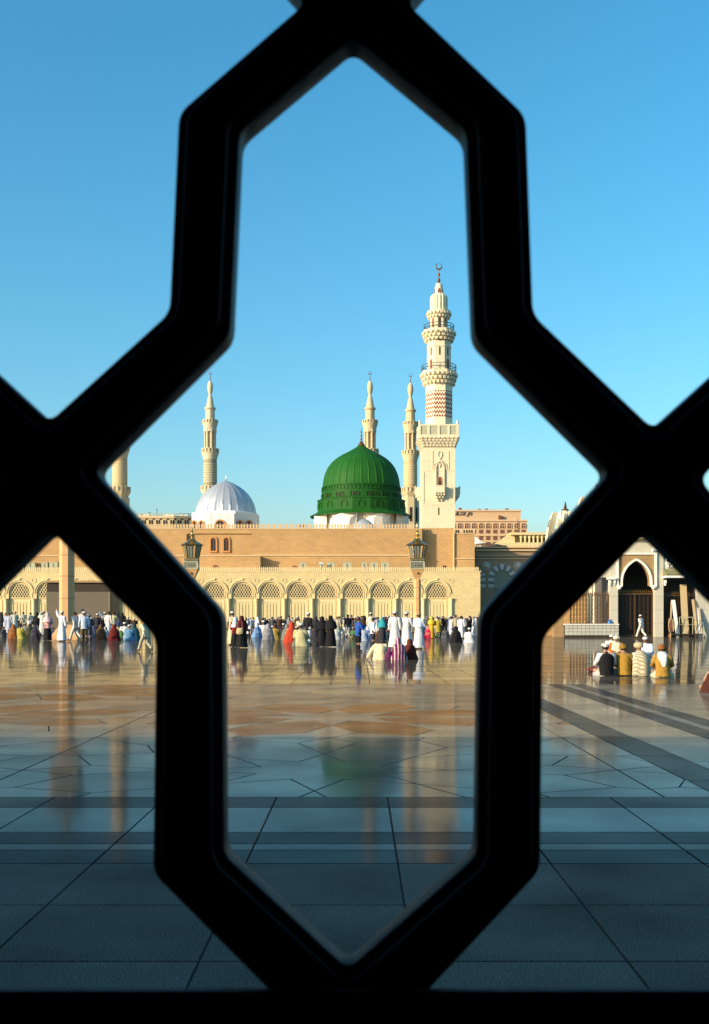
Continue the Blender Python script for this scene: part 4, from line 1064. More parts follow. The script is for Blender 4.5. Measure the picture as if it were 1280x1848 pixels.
for i in range(9):
    px = 941+i*7.6; x = PX(px, d)
    MB().lathe([(.3, PZ(992, d)), (.24, PZ(990, d)), (.24, PZ(972, d)), (.4, PZ(969, d)), (.4, PZ(965.4, d))], x, d+.2, 10).build('column', M['creamp'], pav, 40)
    MB().prism(arc(PX(px+3.8, d), PZ(972, d), 2.2*d/F, 8, PZ(990, d))[::-1], d+1.95, d+2.02).build('window', M['glass'], pav)
MB().box(PX(931, d), PX(936.5, d), d+1.9, d+2.02, PZ(984, d), PZ(977, d)).build('square_window', M['redwood'], pav)

# ------------------------------------------------------------------ folded giant umbrellas
def umbrella(px, d, pyt, k, label):
    x, y = PX(px, d), d; q = d/F
    def z(p): return PZ(pyt+(p-904)*k, d)
    t = thing('folded_umbrella', label, 'umbrella', (x, y, 0), 'folded giant umbrellas on the plaza')
    MB().lathe([(.75, 0), (.75, 1.2), (.5, 1.4), (.42, z(1000)), (.36, z(930))], x, y, 12).build('mast', M['fin'], t, 40)
    MB().lathe([(.9, z(948)), (1.15, z(938)), (.8, z(926.5)), (.35, z(921)), (.2, z(919.5))], x, y, 12).build('head', M['fin'], t, 40)
    MB().lathe([(.62, z(921)), (.5, z(919)), (.16, z(917.5)), (.3, z(915.5)), (.12, z(913)), (.22, z(911.4)), (.08, z(909.5)), (.13, z(908)), (.05, z(906)), (.001, z(903.5))], x, y, 12).build('finial', M['bronze'], t, 40)
    for i in range(8):
        a = 2*math.pi*i/8+R(12); n = Vector((math.cos(a), math.sin(a), 0)); u = Vector((-n.y, n.x, 0))
        prof = [(2.2, 1070, .2), (3.15, 1020, .38), (3.35, 985, .44), (2.95, 955, .40), (2.55, 938, .33), (2.3, 929, .26), (2.1, 925, .10)]
        f = MB(); vs = []
        for r_, p, w_ in prof:
            for o_, ww in ((0, w_), (.32, w_*.72), (.9, w_*.3)): 
                for sg in (-1, 1): vs.append(tuple(Vector((x, y, 0))+n*((r_-o_)*k*q/.0875*1.0)+u*(sg*ww*k)+Vector((0, 0, z(p)))))
        fs = []
        for j in range(len(prof)-1):
            b, c = j*6, (j+1)*6
            fs += [(b, b+1, c+1, c), (b+2, b, c, c+2), (b+4, b+2, c+2, c+4), (b+1, b+3, c+3, c+1), (b+3, b+5, c+5, c+3), (b+5, b+4, c+4, c+5)]
        e = (len(prof)-1)*6; fs += [(e, e+1, e+3, e+2), (e+2, e+3, e+5, e+4), (1, 0, 2, 3), (3, 2, 4, 5)]
        f.add(vs, fs); fb = f.build('arm_fin', M['fin'], t, 40)
        m = MB()
        pts = []
        for r_, p, w_ in ((3.02, 975, .3), (2.78, 950, .3), (2.5, 938, .2)):
            pts.append((r_, p, w_))
        vs = []
        for r_, p, w_ in pts:
            for sg in (-1, 1): vs.append(tuple(Vector((x, y, 0))+n*(r_*k*q/.0875+.09)+u*(sg*w_*k)+Vector((0, 0, z(p)))))
        m.add(vs, [(0, 1, 3, 2), (2, 3, 5, 4)]); m.build('slot_panel', M['boxgrey'], fb)
umbrella(1020.5, 170, 904, 1.0, 'folded cream giant umbrella rising between the roof pavilion and the right lattice bar')
umbrella(1076.5, 150, 872, 1.2, 'folded cream giant umbrella, mostly hidden behind the right lattice crossing')

# ------------------------------------------------------------------ portal building on the right
d = 87.0; q = d/F
def A(px): return PX(px, d)
def B(py): return PZ(py, d)
por = thing('portal_building', 'pale stone portal building with a pointed gateway at the right', 'building', (A(1148), d, 0))
mb = MB()
ptop = B(973)
mb.archwall(A(1115), A(1181.5), B(1057), B(999), parc(A(1148), B(1050), 25.2*q, 38.5*q, 10, B(1057)), d-.05, d+.7)
ptan = mb.build('arch_panel', M['ptan'], por)
mb = MB().box(A(1115), A(1181.5), d, d+.7, B(999), ptop).box(A(1101), A(1115)-.002, d-.1, d+.7, 0, ptop).box(A(1181.5)+.002, A(1197), d-.1, d+.7, 0, ptop)
mb.box(A(1197)+.002, A(1257), d, d+.7, B(1031), ptop).box(A(1257)+.002, A(1400), d-.02, d+.7, 0, ptop)
mb.box(A(1018), A(1101)-.002, d, d+.7, B(1042), ptop).box(A(1008), A(1018)-.002, d+.1, d+.8, 0, ptop)
mb.build('wall', M['pstone'], por)
MB().box(A(1000), A(1400), d-.5, d+.8, ptop, B(967)).box(A(1000), A(1400), d-.8, d+.8, B(967)+.001, B(958)).build('cornice', M['creamp'], por)
MB().box(A(1000), A(1018)-.003, d+.05, d+.7, 0, ptop-.01).build('corner_pier', M['ptan'], por)
ringarch(MB(), parc(A(1148), B(1050), 28.6*q, 42*q, 10, B(1059)), parc(A(1148), B(1050), 25*q, 38.2*q, 10, B(1059)), d-.22, d+.01).build('arch_moulding', M['white'], por)
MB().box(A(1112.6), A(1115.6), d-.25, d+.1, B(1060), B(998)).box(A(1181), A(1184.4), d-.25, d+.1, B(1060), B(998)).box(A(1115.6)+.001, A(1181)-.001, d-.18, d+.1, B(1001), B(998)).build('frame_moulding', M['white'], por)
for px in (1117.5, 1179.2): MB().sph((A(px), d-.12, B(1060)), .19, 10, 6).box(A(px)-.2, A(px)+.2, d-.3, d+.02, B(1059), B(1057)).build('impost', M['white'], por, 40)
for px in (1096, 1106, 1199, 1203):
    pass
# interior so that the openings stay dark
MB().box(A(1104), A(1400), d+6, d+6.2, 0, ptop).box(A(1104), A(1400), d+.7, d+6, ptop-.3, ptop).box(A(1104), A(1104)+.2, d+.7, d+6, 0, ptop-.3).box(A(1104)+.2, A(1400), d+.71, d+5.9, -.005, .01).build('interior', M['dark_wall'], por)
MB().box(A(1000), A(1102), d+9, d+9.3, 0, B(1065)).build('tan_backdrop', M['tan_w'], por)  # added wall, its sunlit tan gives the golden light behind the fence
# lattice gates
def latt(x0, x1, z0, z1, y, w_, h_, th, nm, parent, mt):
    mb = MB(); nx_ = max(1, round((x1-x0)/w_)); nz_ = max(1, round((z1-z0)/h_)); w_, h_ = (x1-x0)/nx_, (z1-z0)/nz_
    for i in range(nx_):
        pts1, pts2 = [], []
        for j in range(nz_*2+1):
            zz = z0+j*h_/2; s_ = (.5-.36*(1 if j % 2 == 0 else -1))*.5
            s_ = .25 if j % 2 == 0 else .48
            pts1.append((x0+w_*(i+.5-s_), y, zz)); pts2.append((x0+w_*(i+.5+s_), y, zz))
        for pts in (pts1, pts2):
            for a, b in zip(pts[:-1], pts[1:]):
                v = [(a[0]-th,y,a[2]),(a[0]+th,y,a[2]),(b[0]+th,y,b[2]),(b[0]-th,y,b[2])]
                mb.add(v+[(p[0],y+.05,p[2]) for p in v], [(0,1,2,3),(1,5,6,2),(4,0,3,7)])
    return mb.build(nm, mt, parent, kind='stuff')
gate = thing('lattice_gate', 'tall dark iron lattice gate closing the pointed gateway', 'gate', (A(1148), d+.5, 0))
gz_ = B(1070)
MB().box(A(1116), A(1118), d+.4, d+.5, 0, gz_).box(A(1179), A(1181), d+.4, d+.5, 0, gz_).box(A(1147.2), A(1149), d+.4, d+.5, 0, gz_).box(A(1118), A(1147.2), d+.42, d+.48, gz_-.12, gz_).box(A(1149), A(1179), d+.42, d+.48, gz_-.12, gz_).box(A(1118), A(1179), d+.43, d+.47, .05, .15).build('gate_frame', M['ironb'], gate)
latt(A(1118), A(1147), .1, gz_-.1, d+.42, .30, .5, .022, 'leaf', gate, M['iron']); latt(A(1149), A(1179), .1, gz_-.1, d+.42, .30, .5, .022, 'leaf', gate, M['iron'])
MB().box(A(1117), A(1180), d+.6, d+.62, .02, B(1075)).build('backing_sheet', M['iron'], gate)
mb = MB()
for i in range(19): x = A(1117)+(A(1180)-A(1117))*i/18; mb.lathe([(.02, gz_-.01), (.05, gz_+.1), (.001, gz_+.3)], x, d+.45, 6)
mb.build('spike', M['brass'], gate)
fen = thing('lattice_fence', 'brown lattice fence panels on the low tiled wall left of the gateway', 'fence', (A(1066), d+.2, B(1127)))
for x0, x1 in ((1030, 1066), (1068.5, 1101)):
    MB().box(A(x0), A(x0+1.4), d+.2, d+.3, B(1127), B(1073)).box(A(x1-1.4), A(x1), d+.2, d+.3, B(1127), B(1073)).box(A(x0+1.4), A(x1-1.4), d+.21, d+.29, B(1127), B(1125)).box(A(x0+1.4), A(x1-1.4), d+.21, d+.29, B(1074.5), B(1073)).build('panel_frame', M['ironb'], fen)
    latt(A(x0+1.4), A(x1-1.4), B(1125), B(1074.5), d+.22, .24, .40, .026, 'panel_lattice', fen, M['ironb'])
mb = MB()
for i in range(22): x = A(1030)+(A(1101)-A(1030))*i/21; mb.lathe([(.03, B(1073.2)), (.05, B(1071)), (.001, B(1066))], x, d+.25, 6)
mb.build('spike', M['ironb'], fen)
low = thing('tiled_wall', 'low wall of square white tiles under the brown lattice fence', 'wall', (A(1060), d, 0))
MB().box(A(1018), A(1115), d-.35, d+.45, .15, B(1127.5)).build('core', M['joint'], low)
MB().box(A(1017.5), A(1115.2), d-.45, d+.47, B(1127.6), B(1125.8)).build('coping', M['white'], low)
MB().box(A(1018), A(1115), d-.3, d+.4, 0, .15).build('plinth', M['dark_fill'], low)
tz0, tz1 = .16, B(1127.7); nt_ = 13; tw = (A(1115)-A(1018))/nt_; thh = (tz1-tz0)/3
tm = MB().box(-tw/2+.012, tw/2-.012, -.02, .0, -thh/2+.012, thh/2-.012).mesh('tile', M['tile'])
for i in range(nt_):
    for j in range(3): inst(tm, 'tile', low, (A(1018)+tw*(i+.5), d-.35, tz0+thh*(j+.5)))
for px0, px1, par in ((1095, 1109, por),):
    MB().box(A(px0), A(px1), d-.5, d+.05, B(1046), B(1042.5)).build('eave_board', M['white'], par)
mb = MB()
for px in (1100, 1108, 1199.5, 1259): mb.box(A(px-1.6), A(px+1.6), d-.35, d+.01, B(1053), B(1047)).box(A(px-1.2), A(px+1.2), d-.25, d+.01, B(1057), B(1053)-.001)
mb.build('bracket', M['white'], por)
for px in (1208, 1228):
    w_ = MB().box(A(px-5.4), A(px+5.4), d-.05, d+.02, B(1014.5), B(999.5)).build('window', M['white'], por)
    MB().box(A(px-4.5), A(px+4.5), d-.07, d-.04, B(1013.5), B(1000.5)).build('pane', M['glass'], w_)
    MB().box(A(px-6.5), A(px+6.5), d-.3, d+.02, B(1018), B(1014.8)).box(A(px-5), A(px-2), d-.22, d+.02, B(1024), B(1018)-.001).box(A(px+2), A(px+5), d-.22, d+.02, B(1024), B(1018)-.001).build('window_sill', M['white'], w_)
eav = thing('tiled_eave', 'small sloping eave of olive roof tiles above the right hand opening', 'roof', (A(1240), d-.5, B(1043)))
MB().prism([(A(1195), B(1043.6)), (A(1300), B(1043.6)), (A(1300), B(1040)), (A(1195), B(1040))], d-1.3, d+.0).build('fascia', M['white'], eav)
v = [(A(1196), d-1.25, B(1040)+.02), (A(1300), d-1.25, B(1040)+.02), (A(1300), d, B(1030)), (A(1196), d, B(1030)), (A(1196), d-1.25, B(1040)+.002), (A(1300), d-1.25, B(1040)+.002), (A(1300), d, B(1040)+.002), (A(1196), d, B(1040)+.002)]
MB().add(v, [(0,1,2,3), (4,0,3,7), (1,5,6,2)]).build('deck', M['roof'], eav)
tl = MB().tube([(0, 0, 0), (0, 1.28, B(1030)-B(1040))], .085, 8).mesh('roof_tile', M['roof'], Vector((0,0,0)), 40)
for i in range(23): inst(tl, 'roof_tile', eav, (A(1197)+i*.2, d-1.28, B(1040)+.06))
t = thing('wall_lamp', 'small white box lamp on the wall above the gateway', 'lamp', (A(1180), d, B(993)))
MB().rbox((A(1180), d-.2, B(993)), .34, .3, .24, .2, -.3).build('housing', M['white'], t); MB().box(A(1179), A(1181.5), d-.1, d+.01, B(994), B(991)).build('bracket', M['iron'], t); MB().rbox((A(1180)-.03, d-.35, B(993.6)), .26, .02, .16, .2, -.3).build('lens', M['glass'], t)
# right hand opening: dark lattice gate, then the clutter in front of it
g2 = thing('lattice_gate', 'dark lattice gate in the right hand opening behind stacked boards', 'gate', (A(1228), d+.5, 0))
MB().box(A(1198), A(1200), d+.4, d+.5, 0, B(1073)).box(A(1254), A(1256), d+.4, d+.5, 0, B(1073)).box(A(1200), A(1254), d+.42, d+.48, B(1075), B(1073)).build('gate_frame', M['ironb'], g2)
latt(A(1200), A(1254), .1, B(1075), d+.42, .32, .5, .03, 'leaf', g2, M['iron'])
mb = MB()
for i in range(16): x = A(1200)+(A(1254)-A(1200))*i/15; mb.lathe([(.02, B(1073.2)), (.04, B(1071)), (.001, B(1066))], x, d+.45, 6)
mb.build('spike', M['ironb'], g2)
def board(px, pyt, pxb, wd, mt, lb, cat='board', name='plank'):
    o = thing(name, lb, cat, (A(pxb), d-.9, 0), 'boards leaning in the right hand opening')
    a = Vector((A(pxb), d-.9, 0)); b = Vector((A(px), d-.15, B(pyt)))
    dv = (b-a); n_ = Vector((1, 0, 0)); o_ = n_.cross(dv.normalized())*.03
    v = [a-n_*wd-o_, a+n_*wd-o_, b+n_*wd-o_, b-n_*wd-o_, a-n_*wd+o_, a+n_*wd+o_, b+n_*wd+o_, b-n_*wd+o_]
    MB().add([tuple(p) for p in v], [(0,1,2,3), (5,4,7,6), (1,5,6,2), (4,0,3,7), (3,2,6,7), (4,5,1,0)]).build('panel', mt, o)
    return o
board(1211, 1084, 1204, .05, M['wood'], 'thin upright timber, leftmost of the leaning boards by the gateway pillar')
board(1213, 1083, 1217, .09, M['white'], 'pale board leaning left beside the brown rope bundle')
board(1216.5, 1083, 1219.5, .045, M['white'], 'narrow white strip leaning right of the pale board')
board(1232, 1055, 1232, .26, M['wood'], 'broad plywood sheet standing at the back of the right hand opening')
board(1249.5, 1082, 1252.5, .10, M['wood'], 'tan plank leaning at the right of the cart')
board(1257.5, 1097, 1257, .07, M['white'], 'white plank upright at the right jamb')
board(1261, 1097, 1261, .05, M['tan_t'], 'thin tan plank, rightmost of the leaning boards but one')
board(1264.5, 1110, 1266, .06, M['vent'], 'short grey green plank, rightmost of the leaning boards')
crt = thing('cart', 'low flat luggage cart with rail standing before the right hand opening', 'cart', (A(1232), d-1.2, 0), None)
MB().box(A(1206), A(1258), d-1.6, d-.95, .22, .3).build('platform', M['iron'], crt)
mb = MB()
for px in (1220, 1232, 1243.5, 1249): mb.tube([(A(px), d-1, .3), (A(px), d-1, B(1114))], .025, 6)
mb.tube([(A(1220), d-1, B(1114)), (A(1249), d-1, B(1114))], .03, 6).tube([(A(1220), d-1, B(1127)), (A(1249), d-1, B(1127))], .02, 6); mb.build('rail', M['vent'], crt)
wh = MB()
for i in range(13): pass
for px in (1208, 1222, 1240, 1256):
    w_ = MB().lathe([(.001, -.05), (.12, -.05), (.14, 0), (.12, .05), (.001, .05)], 0, 0, 14).build('wheel', M['iron'], crt)
    w_.matrix_local = Matrix.Translation((A(px)-A(1232), -.3, .142)) @ Matrix.Rotation(R(90), 4, 'X')
t = thing('rope_bundle', 'brown bundle of coiled ropes and hoses beside the gateway pillar', 'rope', (A(1203.5), d-1.3, 0))
rn = random.Random(5)
for i in range(7):
    cx_ = A(1201+i*.8); pts = []
    for j in range(15):
        a = 2*math.pi*j/14; pts.append((cx_+.13*math.cos(a)*(1+.2*i/7), d-1.3+.12*math.sin(a+i)*.4, .95+.62*math.sin(a)*(1-.04*i)))
    MB().tube(pts, .032, 6).build('coil', M['wood'] if i % 2 else M['ironb'], t)
MB().tube([(A(1198), d-1.3, .04), (A(1202), d-1.28, .5), (A(1204), d-1.3, 1.5)], .05, 6).build('strap', M['redwood'], t)
t = thing('blue_bag', 'small blue plastic bag sitting on the low tiled wall', 'bag', (A(1099.5), d-.2, B(1125.8)))
MB().loft([(A(1099.5), d-.2, B(1125.8), .14, .1), (A(1099.5), d-.2, B(1124), .17, .13, .1), (A(1099.6), d-.2, B(1121.5), .15, .11, .1), (A(1099.6), d-.2, B(1119.8), .07, .05, .2), (A(1099.7), d-.2, B(1118.4), .05, .03, .2)], 14).build('sack', M['blue'], t, 60)
MB().tube([(A(1099.5)-.06, d-.2, B(1119)), (A(1099.5)-.05, d-.2, B(1116.8)), (A(1099.5)+.05, d-.2, B(1116.8)), (A(1099.5)+.06, d-.2, B(1119))], .015, 6).build('handle', M['blue'], t)

# ------------------------------------------------------------------ dark entrance block at the left, lamp posts
d = 188.0
t = thing('entrance_block', 'low grey brown entrance block with black band under its flat roof at the left', 'building', (PX(141, d), d, 0))
MB().box(PX(84, d), PX(198, d), d, d+8, 0, PZ(1068, d)).build('wall', M['kiosk'], t)
MB().box(PX(84.4, d), PX(197.6, d), d+.12, d+8, PZ(1068, d), PZ(1051.5, d)).build('band', M['dark_fill'], t)
MB().box(PX(83, d), PX(199, d), d-.3, d+8.2, PZ(1051.5, d), PZ(1047.8, d)).build('roof', M['ptan'], t)
MB().box(PX(131, d), PX(132.2, d), d-.15, d+.02, 0, PZ(1068, d)).box(PX(197, d), PX(198.4, d), d-.15, d+.02, 0, PZ(1068, d)).build('corner_trim', M['ptan'], t)
def lamp_post(px, d, label):
    x, y = PX(px, d), d; k = .0782
    t = thing('lamp_post', label, 'lamp post', (x, y, 0), 'lantern posts on the plaza')
    ph = R(22.5)
    def Z(py): return 1.3+(1121-py)*k
    MB().lathe([(1.42, 0), (1.42, .2), (1.26, .24), (.82, .80), (.70, .84), (.70, 1.0), (.56, 1.06)], x, y, 4, R(45)).build('plinth', M['post'], t)
    MB().lathe([(.54, 1.25), (.53, Z(1046))], x, y, 8, ph).build('pole', M['post'], t)
    mb = MB()
    for zz in (2.9, 4.5, 6.0): mb.lathe([(.546, zz), (.546, zz+.03)], x, y, 8, ph)
    mb.build('joint_band', M['redwood'], t)
    MB().lathe([(.55, Z(1046)), (.62, Z(1043)), (1.30, Z(1027.5)), (1.34, Z(1027))], x, y, 4, R(45)).build('capital', M['post'], t)
    MB().sph((x, y-.72, Z(1034.5)), .16, 10, 6).build('capital_boss', M['brass'], t, 50)
    hb = .92
    bx = MB().box(x-hb, x+hb, y-hb, y+hb, Z(1027), Z(1013.5)).build('base_box', M['boxgrey'], t)
    mb = MB()
    for s in (-1, 1):
        mb.box(x-hb-.04, x+hb+.04, *sorted((y+s*(hb-.02), y+s*(hb+.05))), Z(1027)-.02, Z(1025.6)); mb.box(x-hb-.04, x+hb+.04, *sorted((y+s*(hb-.02), y+s*(hb+.05))), Z(1015), Z(1013.5))
        mb.box(x+s*hb-.12, x+s*hb+.05*s+.04, y-hb-.052, y-hb+.02, Z(1025.6), Z(1015))
    mb.build('box_frame', M['vent'], bx)
    mb = MB()
    for i in (-1, 0, 1): mb.lathe([(.001, -.05), (.12, -.03), (.12, .05)], 0, 0, 8)
    for i in (-1, 0, 1): MB().sph((x+i*.38, y-hb-.0, Z(1020)), .12, 8, 6).build('stud', M['lampglass'], bx, 50)
    mb = MB()
    for i in range(9):
        for s in (-1, 1):
            mb.box(x-hb+.1+i*.2, x-hb+.21+i*.2, *sorted((y+s*(hb-.1), y+s*(hb+.02))), Z(1013.4), Z(1010.6)); mb.box(*sorted((x+s*(hb-.1), x+s*(hb+.021))), y-hb+.1+i*.2, y-hb+.21+i*.2, Z(1013.4), Z(1010.6))
    mb.box(x-hb-.02, x+hb+.02, y-hb-.02, y+hb+.02, Z(1010.6), Z(1009.2)); mb.build('dentil', M['boxgrey'], t)
    # lantern: six tapering faces of glass between brass bars
    body = MB().lathe([(1.02, Z(1009.2)), (1.08, Z(1008.4)), (1.08, Z(1007.2)), (.95, Z(1007))], x, y, 6, R(0)).build('lantern', M['brass'], t)
    rb, rt = .98, 1.36; zb_, zt_ = Z(1007), Z(984.4)
    ph6 = R(0)
    for i in range(6):
        a0, a1 = ph6+i*math.pi/3, ph6+(i+1)*math.pi/3
        p = [(x+rb*math.cos(a0), y+rb*math.sin(a0), zb_), (x+rb*math.cos(a1), y+rb*math.sin(a1), zb_), (x+rt*math.cos(a1), y+rt*math.sin(a1), zt_), (x+rt*math.cos(a0), y+rt*math.sin(a0), zt_)]
        c_ = Vector((x, y, 0))
        pin = [tuple(c_*0+Vector((x+(v[0]-x)*.96, y+(v[1]-y)*.96, v[2]))) for v in p]
        MB().add(p+pin, [(0,1,2,3), (7,6,5,4)]).build('pane', M['lampglass'], body)
        MB().tube([p[0], p[3]], .10, 6).tube([p[0], p[1]], .08, 6).tube([p[3], p[2]], .09, 6).build('bar', M['brass'], body)
        m0 = Vector(p[0])*.68+Vector(p[1])*.32; m1 = Vector(p[3])*.68+Vector(p[2])*.32; n0 = Vector(p[0])*.32+Vector(p[1])*.68; n1 = Vector(p[3])*.32+Vector(p[2])*.68
        MB().tube([m0, m1], .05, 6).tube([n0, n1], .05, 6).build('bar', M['brass'], body)
    MB().lathe([(.5, zb_), (.62, zb_+.5), (.5, zb_+1.1), (.001, zb_+1.3)], x, y, 12).build('reflector', M['white'], body, 40)
    MB().lathe([(1.62, Z(984.6)), (1.66, Z(983.4)), (1.2, Z(980.2)), (.75, Z(977.4)), (.5, Z(974.2)), (.42, Z(972)), (.28, Z(971.4))], x, y, 6, R(0)).build('roof', M['brass'], t)
    MB().lathe([(.28, Z(971.6)), (.2, Z(970.4)), (.12, Z(969.4)), (.30, Z(967.4)), (.38, Z(966)), (.28, Z(964.2)), (.12, Z(962.8)), (.1, Z(961.4)), (.24, Z(960)), (.26, Z(958.8)), (.1, Z(957)), (.07, Z(954.5)), (.14, Z(953.4)), (.06, Z(952)), (.04, Z(949)), (.001, Z(945))], x, y, 12).build('finial', M['gilt'], t, 40)
lamp_post(753.3, 152, 'brass lantern post on an octagonal pole in front of the arcade right of centre')
lamp_post(346.5, 152, 'brass lantern post whose pole is hidden by the lattice left of centre')
lamp_post(121, 77, 'near lantern post at the left with its plinth visible and lantern behind the lattice')

# ------------------------------------------------------------------ people
def V3(*a): return Vector(a)
def pose_stand():
    J = dict(pelvis=V3(0,0,.95), spine=V3(0,-.01,1.14), chest=V3(0,0,1.33), neck=V3(0,.0,1.49), hb=V3(0,.02,1.56), hm=V3(0,.03,1.64), ht=V3(0,.02,1.70))
    for s, n in ((-1, 'L'), (1, 'R')):
        J['sh'+n] = V3(s*.19,0,1.41); J['el'+n] = V3(s*.25,-.03,1.13); J['wr'+n] = V3(s*.25,.05,.89); J['pa'+n] = V3(s*.245,.08,.82)
        J['hi'+n] = V3(s*.09,0,.91); J['kn'+n] = V3(s*.10,.02,.49); J['an'+n] = V3(s*.10,-.03,.09); J['to'+n] = V3(s*.12,.13,.045)
    return J
def arms(J, el, wr, which='LR'):
    for n in which:
        s = -1 if n == 'L' else 1
        J['el'+n] = V3(s*el[0], el[1], el[2]); J['wr'+n] = V3(s*wr[0], wr[1], wr[2])
        J['pa'+n] = J['wr'+n]+(J['wr'+n]-J['el'+n]).normalized()*.08
    return J
def pose_walk():
    J = pose_stand()
    J['knL'] = V3(-.1,.2,.52); J['anL'] = V3(-.1,.34,.12); J['toL'] = V3(-.11,.5,.09)
    J['knR'] = V3(.1,-.06,.5); J['anR'] = V3(.1,-.38,.17); J['toR'] = V3(.11,-.26,.045)
    arms(J, (.25,-.16,1.16), (.25,-.12,.93), 'L'); arms(J, (.25,.10,1.14), (.24,.24,.94), 'R')
    for k in ('chest','neck','hb','hm','ht','shL','shR'): J[k] = J[k]+V3(0,.05,0)
    return J
def pose_sit(lean=.06):
    J = dict(pelvis=V3(0,0,.14), spine=V3(0,.01,.32), chest=V3(0,.01+lean*.5,.50), neck=V3(0,.02+lean,.66), hb=V3(0,.04+lean*1.3,.72), hm=V3(0,.06+lean*1.5,.80), ht=V3(0,.05+lean*1.5,.86))
    for s, n in ((-1, 'L'), (1, 'R')):
        J['sh'+n] = V3(s*.19,lean*.6,.575); J['el'+n] = V3(s*.27,.12,.34); J['wr'+n] = V3(s*.13,.30,.26); J['pa'+n] = V3(s*.08,.35,.25)
        J['hi'+n] = V3(s*.10,.04,.13); J['kn'+n] = V3(s*.27,.33,.15); J['an'+n] = V3(-s*.06,.40,.07); J['to'+n] = V3(-s*.2,.42,.05)
    return J
RAD = dict(pelvis=.135, spine=.12, chest=.14, neck=.052, hb=.068, hm=.098, ht=.066, sh=.07, el=.046, wr=.032, pa=.038, hi=.095, kn=.06, an=.042, to=.034)
BONES = [('pelvis','spine'),('spine','chest'),('chest','neck'),('neck','hb'),('hb','hm'),('hm','ht')]
for n in 'LR': BONES += [('chest','sh'+n),('sh'+n,'el'+n),('el'+n,'wr'+n),('wr'+n,'pa'+n),('pelvis','hi'+n),('hi'+n,'kn'+n),('kn'+n,'an'+n),('an'+n,'to'+n)]
def skin_mesh(J):
    ks = list(J); me = bpy.data.meshes.new('body'); me.from_pydata([tuple(J[k]) for k in ks], [(ks.index(a), ks.index(b)) for a, b in BONES], [])
    o = bpy.data.objects.new('tmp', me); COL.objects.link(o)
    o.modifiers.new('skin', 'SKIN'); sv = me.skin_vertices[0].data
    for i, k in enumerate(ks):
        r = RAD[k] if k in RAD else RAD[k[:2]]; sv[i].radius = (r, r); sv[i].use_root = (k == 'pelvis')
    ss = o.modifiers.new('sub', 'SUBSURF'); ss.levels = 1
    bpy.context.view_layer.update()
    out = bpy.data.meshes.new_from_object(o.evaluated_get(bpy.context.evaluated_depsgraph_get()))
    bpy.data.objects.remove(o); bpy.data.meshes.remove(me)
    bm = bmesh.new(); bm.from_mesh(out)
    ext = MB(); fac = MB()
    fw = (J['hm']-J['hb']); up = (J['ht']-J['hb']).normalized(); h = J['hm']; f = V3(0, 1, 0); f = (f-up*f.dot(up)).normalized(); sd = f.cross(up)
    # nose, ears
    a, b, c = h+f*.09+up*.02, h+f*.122-up*.022, h+f*.09-up*.03
    ext.add([tuple(a), tuple(b), tuple(c-sd*.018), tuple(c+sd*.018)], [(0,2,1),(0,1,3),(1,2,3)])
    for s in (-1, 1):
        e = h+sd*s*.096-f*.005
        ext.add([tuple(e+up*.03+f*.012), tuple(e-up*.03+f*.012), tuple(e-up*.02+sd*s*.014-f*.02), tuple(e+up*.035+sd*s*.016-f*.022)], [(0,1,2,3),(3,2,1,0)])
        fac.sph(tuple(h+sd*s*.036+f*.086+up*.012), .013, 6, 4)
    fac.tube([tuple(h-sd*.025+f*.091-up*.052), tuple(h+f*.096-up*.05), tuple(h+sd*.025+f*.091-up*.052)], .006, 5)
    # fingers
    for n in 'LR':
        w_, p = J['wr'+n], J['pa'+n]; d_ = (p-w_).normalized(); sdv = d_.cross(V3(0,1,.3)).normalized(); pn = sdv.cross(d_)
        for i, (o_, L) in enumerate(((-.028,.06),(-.010,.072),(.009,.068),(.027,.052))):
            r0 = p+sdv*o_; ext.tube([r0-d_*.01, r0+d_*L*.55+pn*.006, r0+d_*L+pn*.022], [.0105,.0095,.007], 5)
        s = -1 if n == 'L' else 1
        ext.tube([p-d_*.03-sdv*.02*s, p-d_*.005-sdv*.052*s, p+d_*.03-sdv*.058*s], [.012,.011,.008], 5)
    for mbx, idx in ((ext, 0), (fac, 1)):
        vs = [bm.verts.new(v) for v in mbx.v]
        for q in mbx.f:
            try: fc = bm.faces.new([vs[i] for i in q]); fc.material_index = idx
            except ValueError: pass
    out2 = bpy.data.meshes.new('body'); bm.to_mesh(out2); bm.free(); bpy.data.meshes.remove(out)
    out2.materials.append(M['skin']); out2.materials.append(M['feature'])
    out2.polygons.foreach_set('use_smooth', [True]*len(out2.polygons)); return out2
def ring(J, key, dz, rx, ry, amp=0, dy=0): c = J[key]; return (c.x, c.y+dy, c.z+dz, rx, ry, amp)
def g_torso(J, bottom, seed=1, loose=1.0):
    """rings from a hem upward along the spine; bottom = list of extra rings below the pelvis"""
    r = list(bottom)
    r += [ring(J,'pelvis',0,.19*loose,.155*loose,.03), ring(J,'spine',0,.185*loose,.15*loose,.03), ring(J,'chest',-.05,.205*loose,.155*loose,.02), ring(J,'chest',.05,.21*loose,.14*loose,.015),
          (J['shL'].x*.5+J['shR'].x*.5, J['shL'].y, J['shL'].z+.035, .185, .105, .01), ring(J,'neck',-.03,.105,.085), ring(J,'neck',.015,.07,.068)]
    return MB().loft(r, 22, True, seed=seed)
def g_sleeves(mb, J, short=False, wide=1.0):
    for n in 'LR':
        a, b, c = J['sh'+n], J['el'+n], J['wr'+n]
        inn = a+(V3(0, a.y, a.z-.02)-a)*.35
        if short: mb.tube([inn, a, a+(b-a)*.45, a+(b-a)*.8], [.085,.094,.08*wide,.078*wide], 10)
        else: mb.tube([inn, a, a+(b-a)*.5, b, b+(c-b)*.5, c-(c-b)*.06], [.085,.092,.078*wide,.068*wide,.062*wide,.058*wide], 10)
    return mb
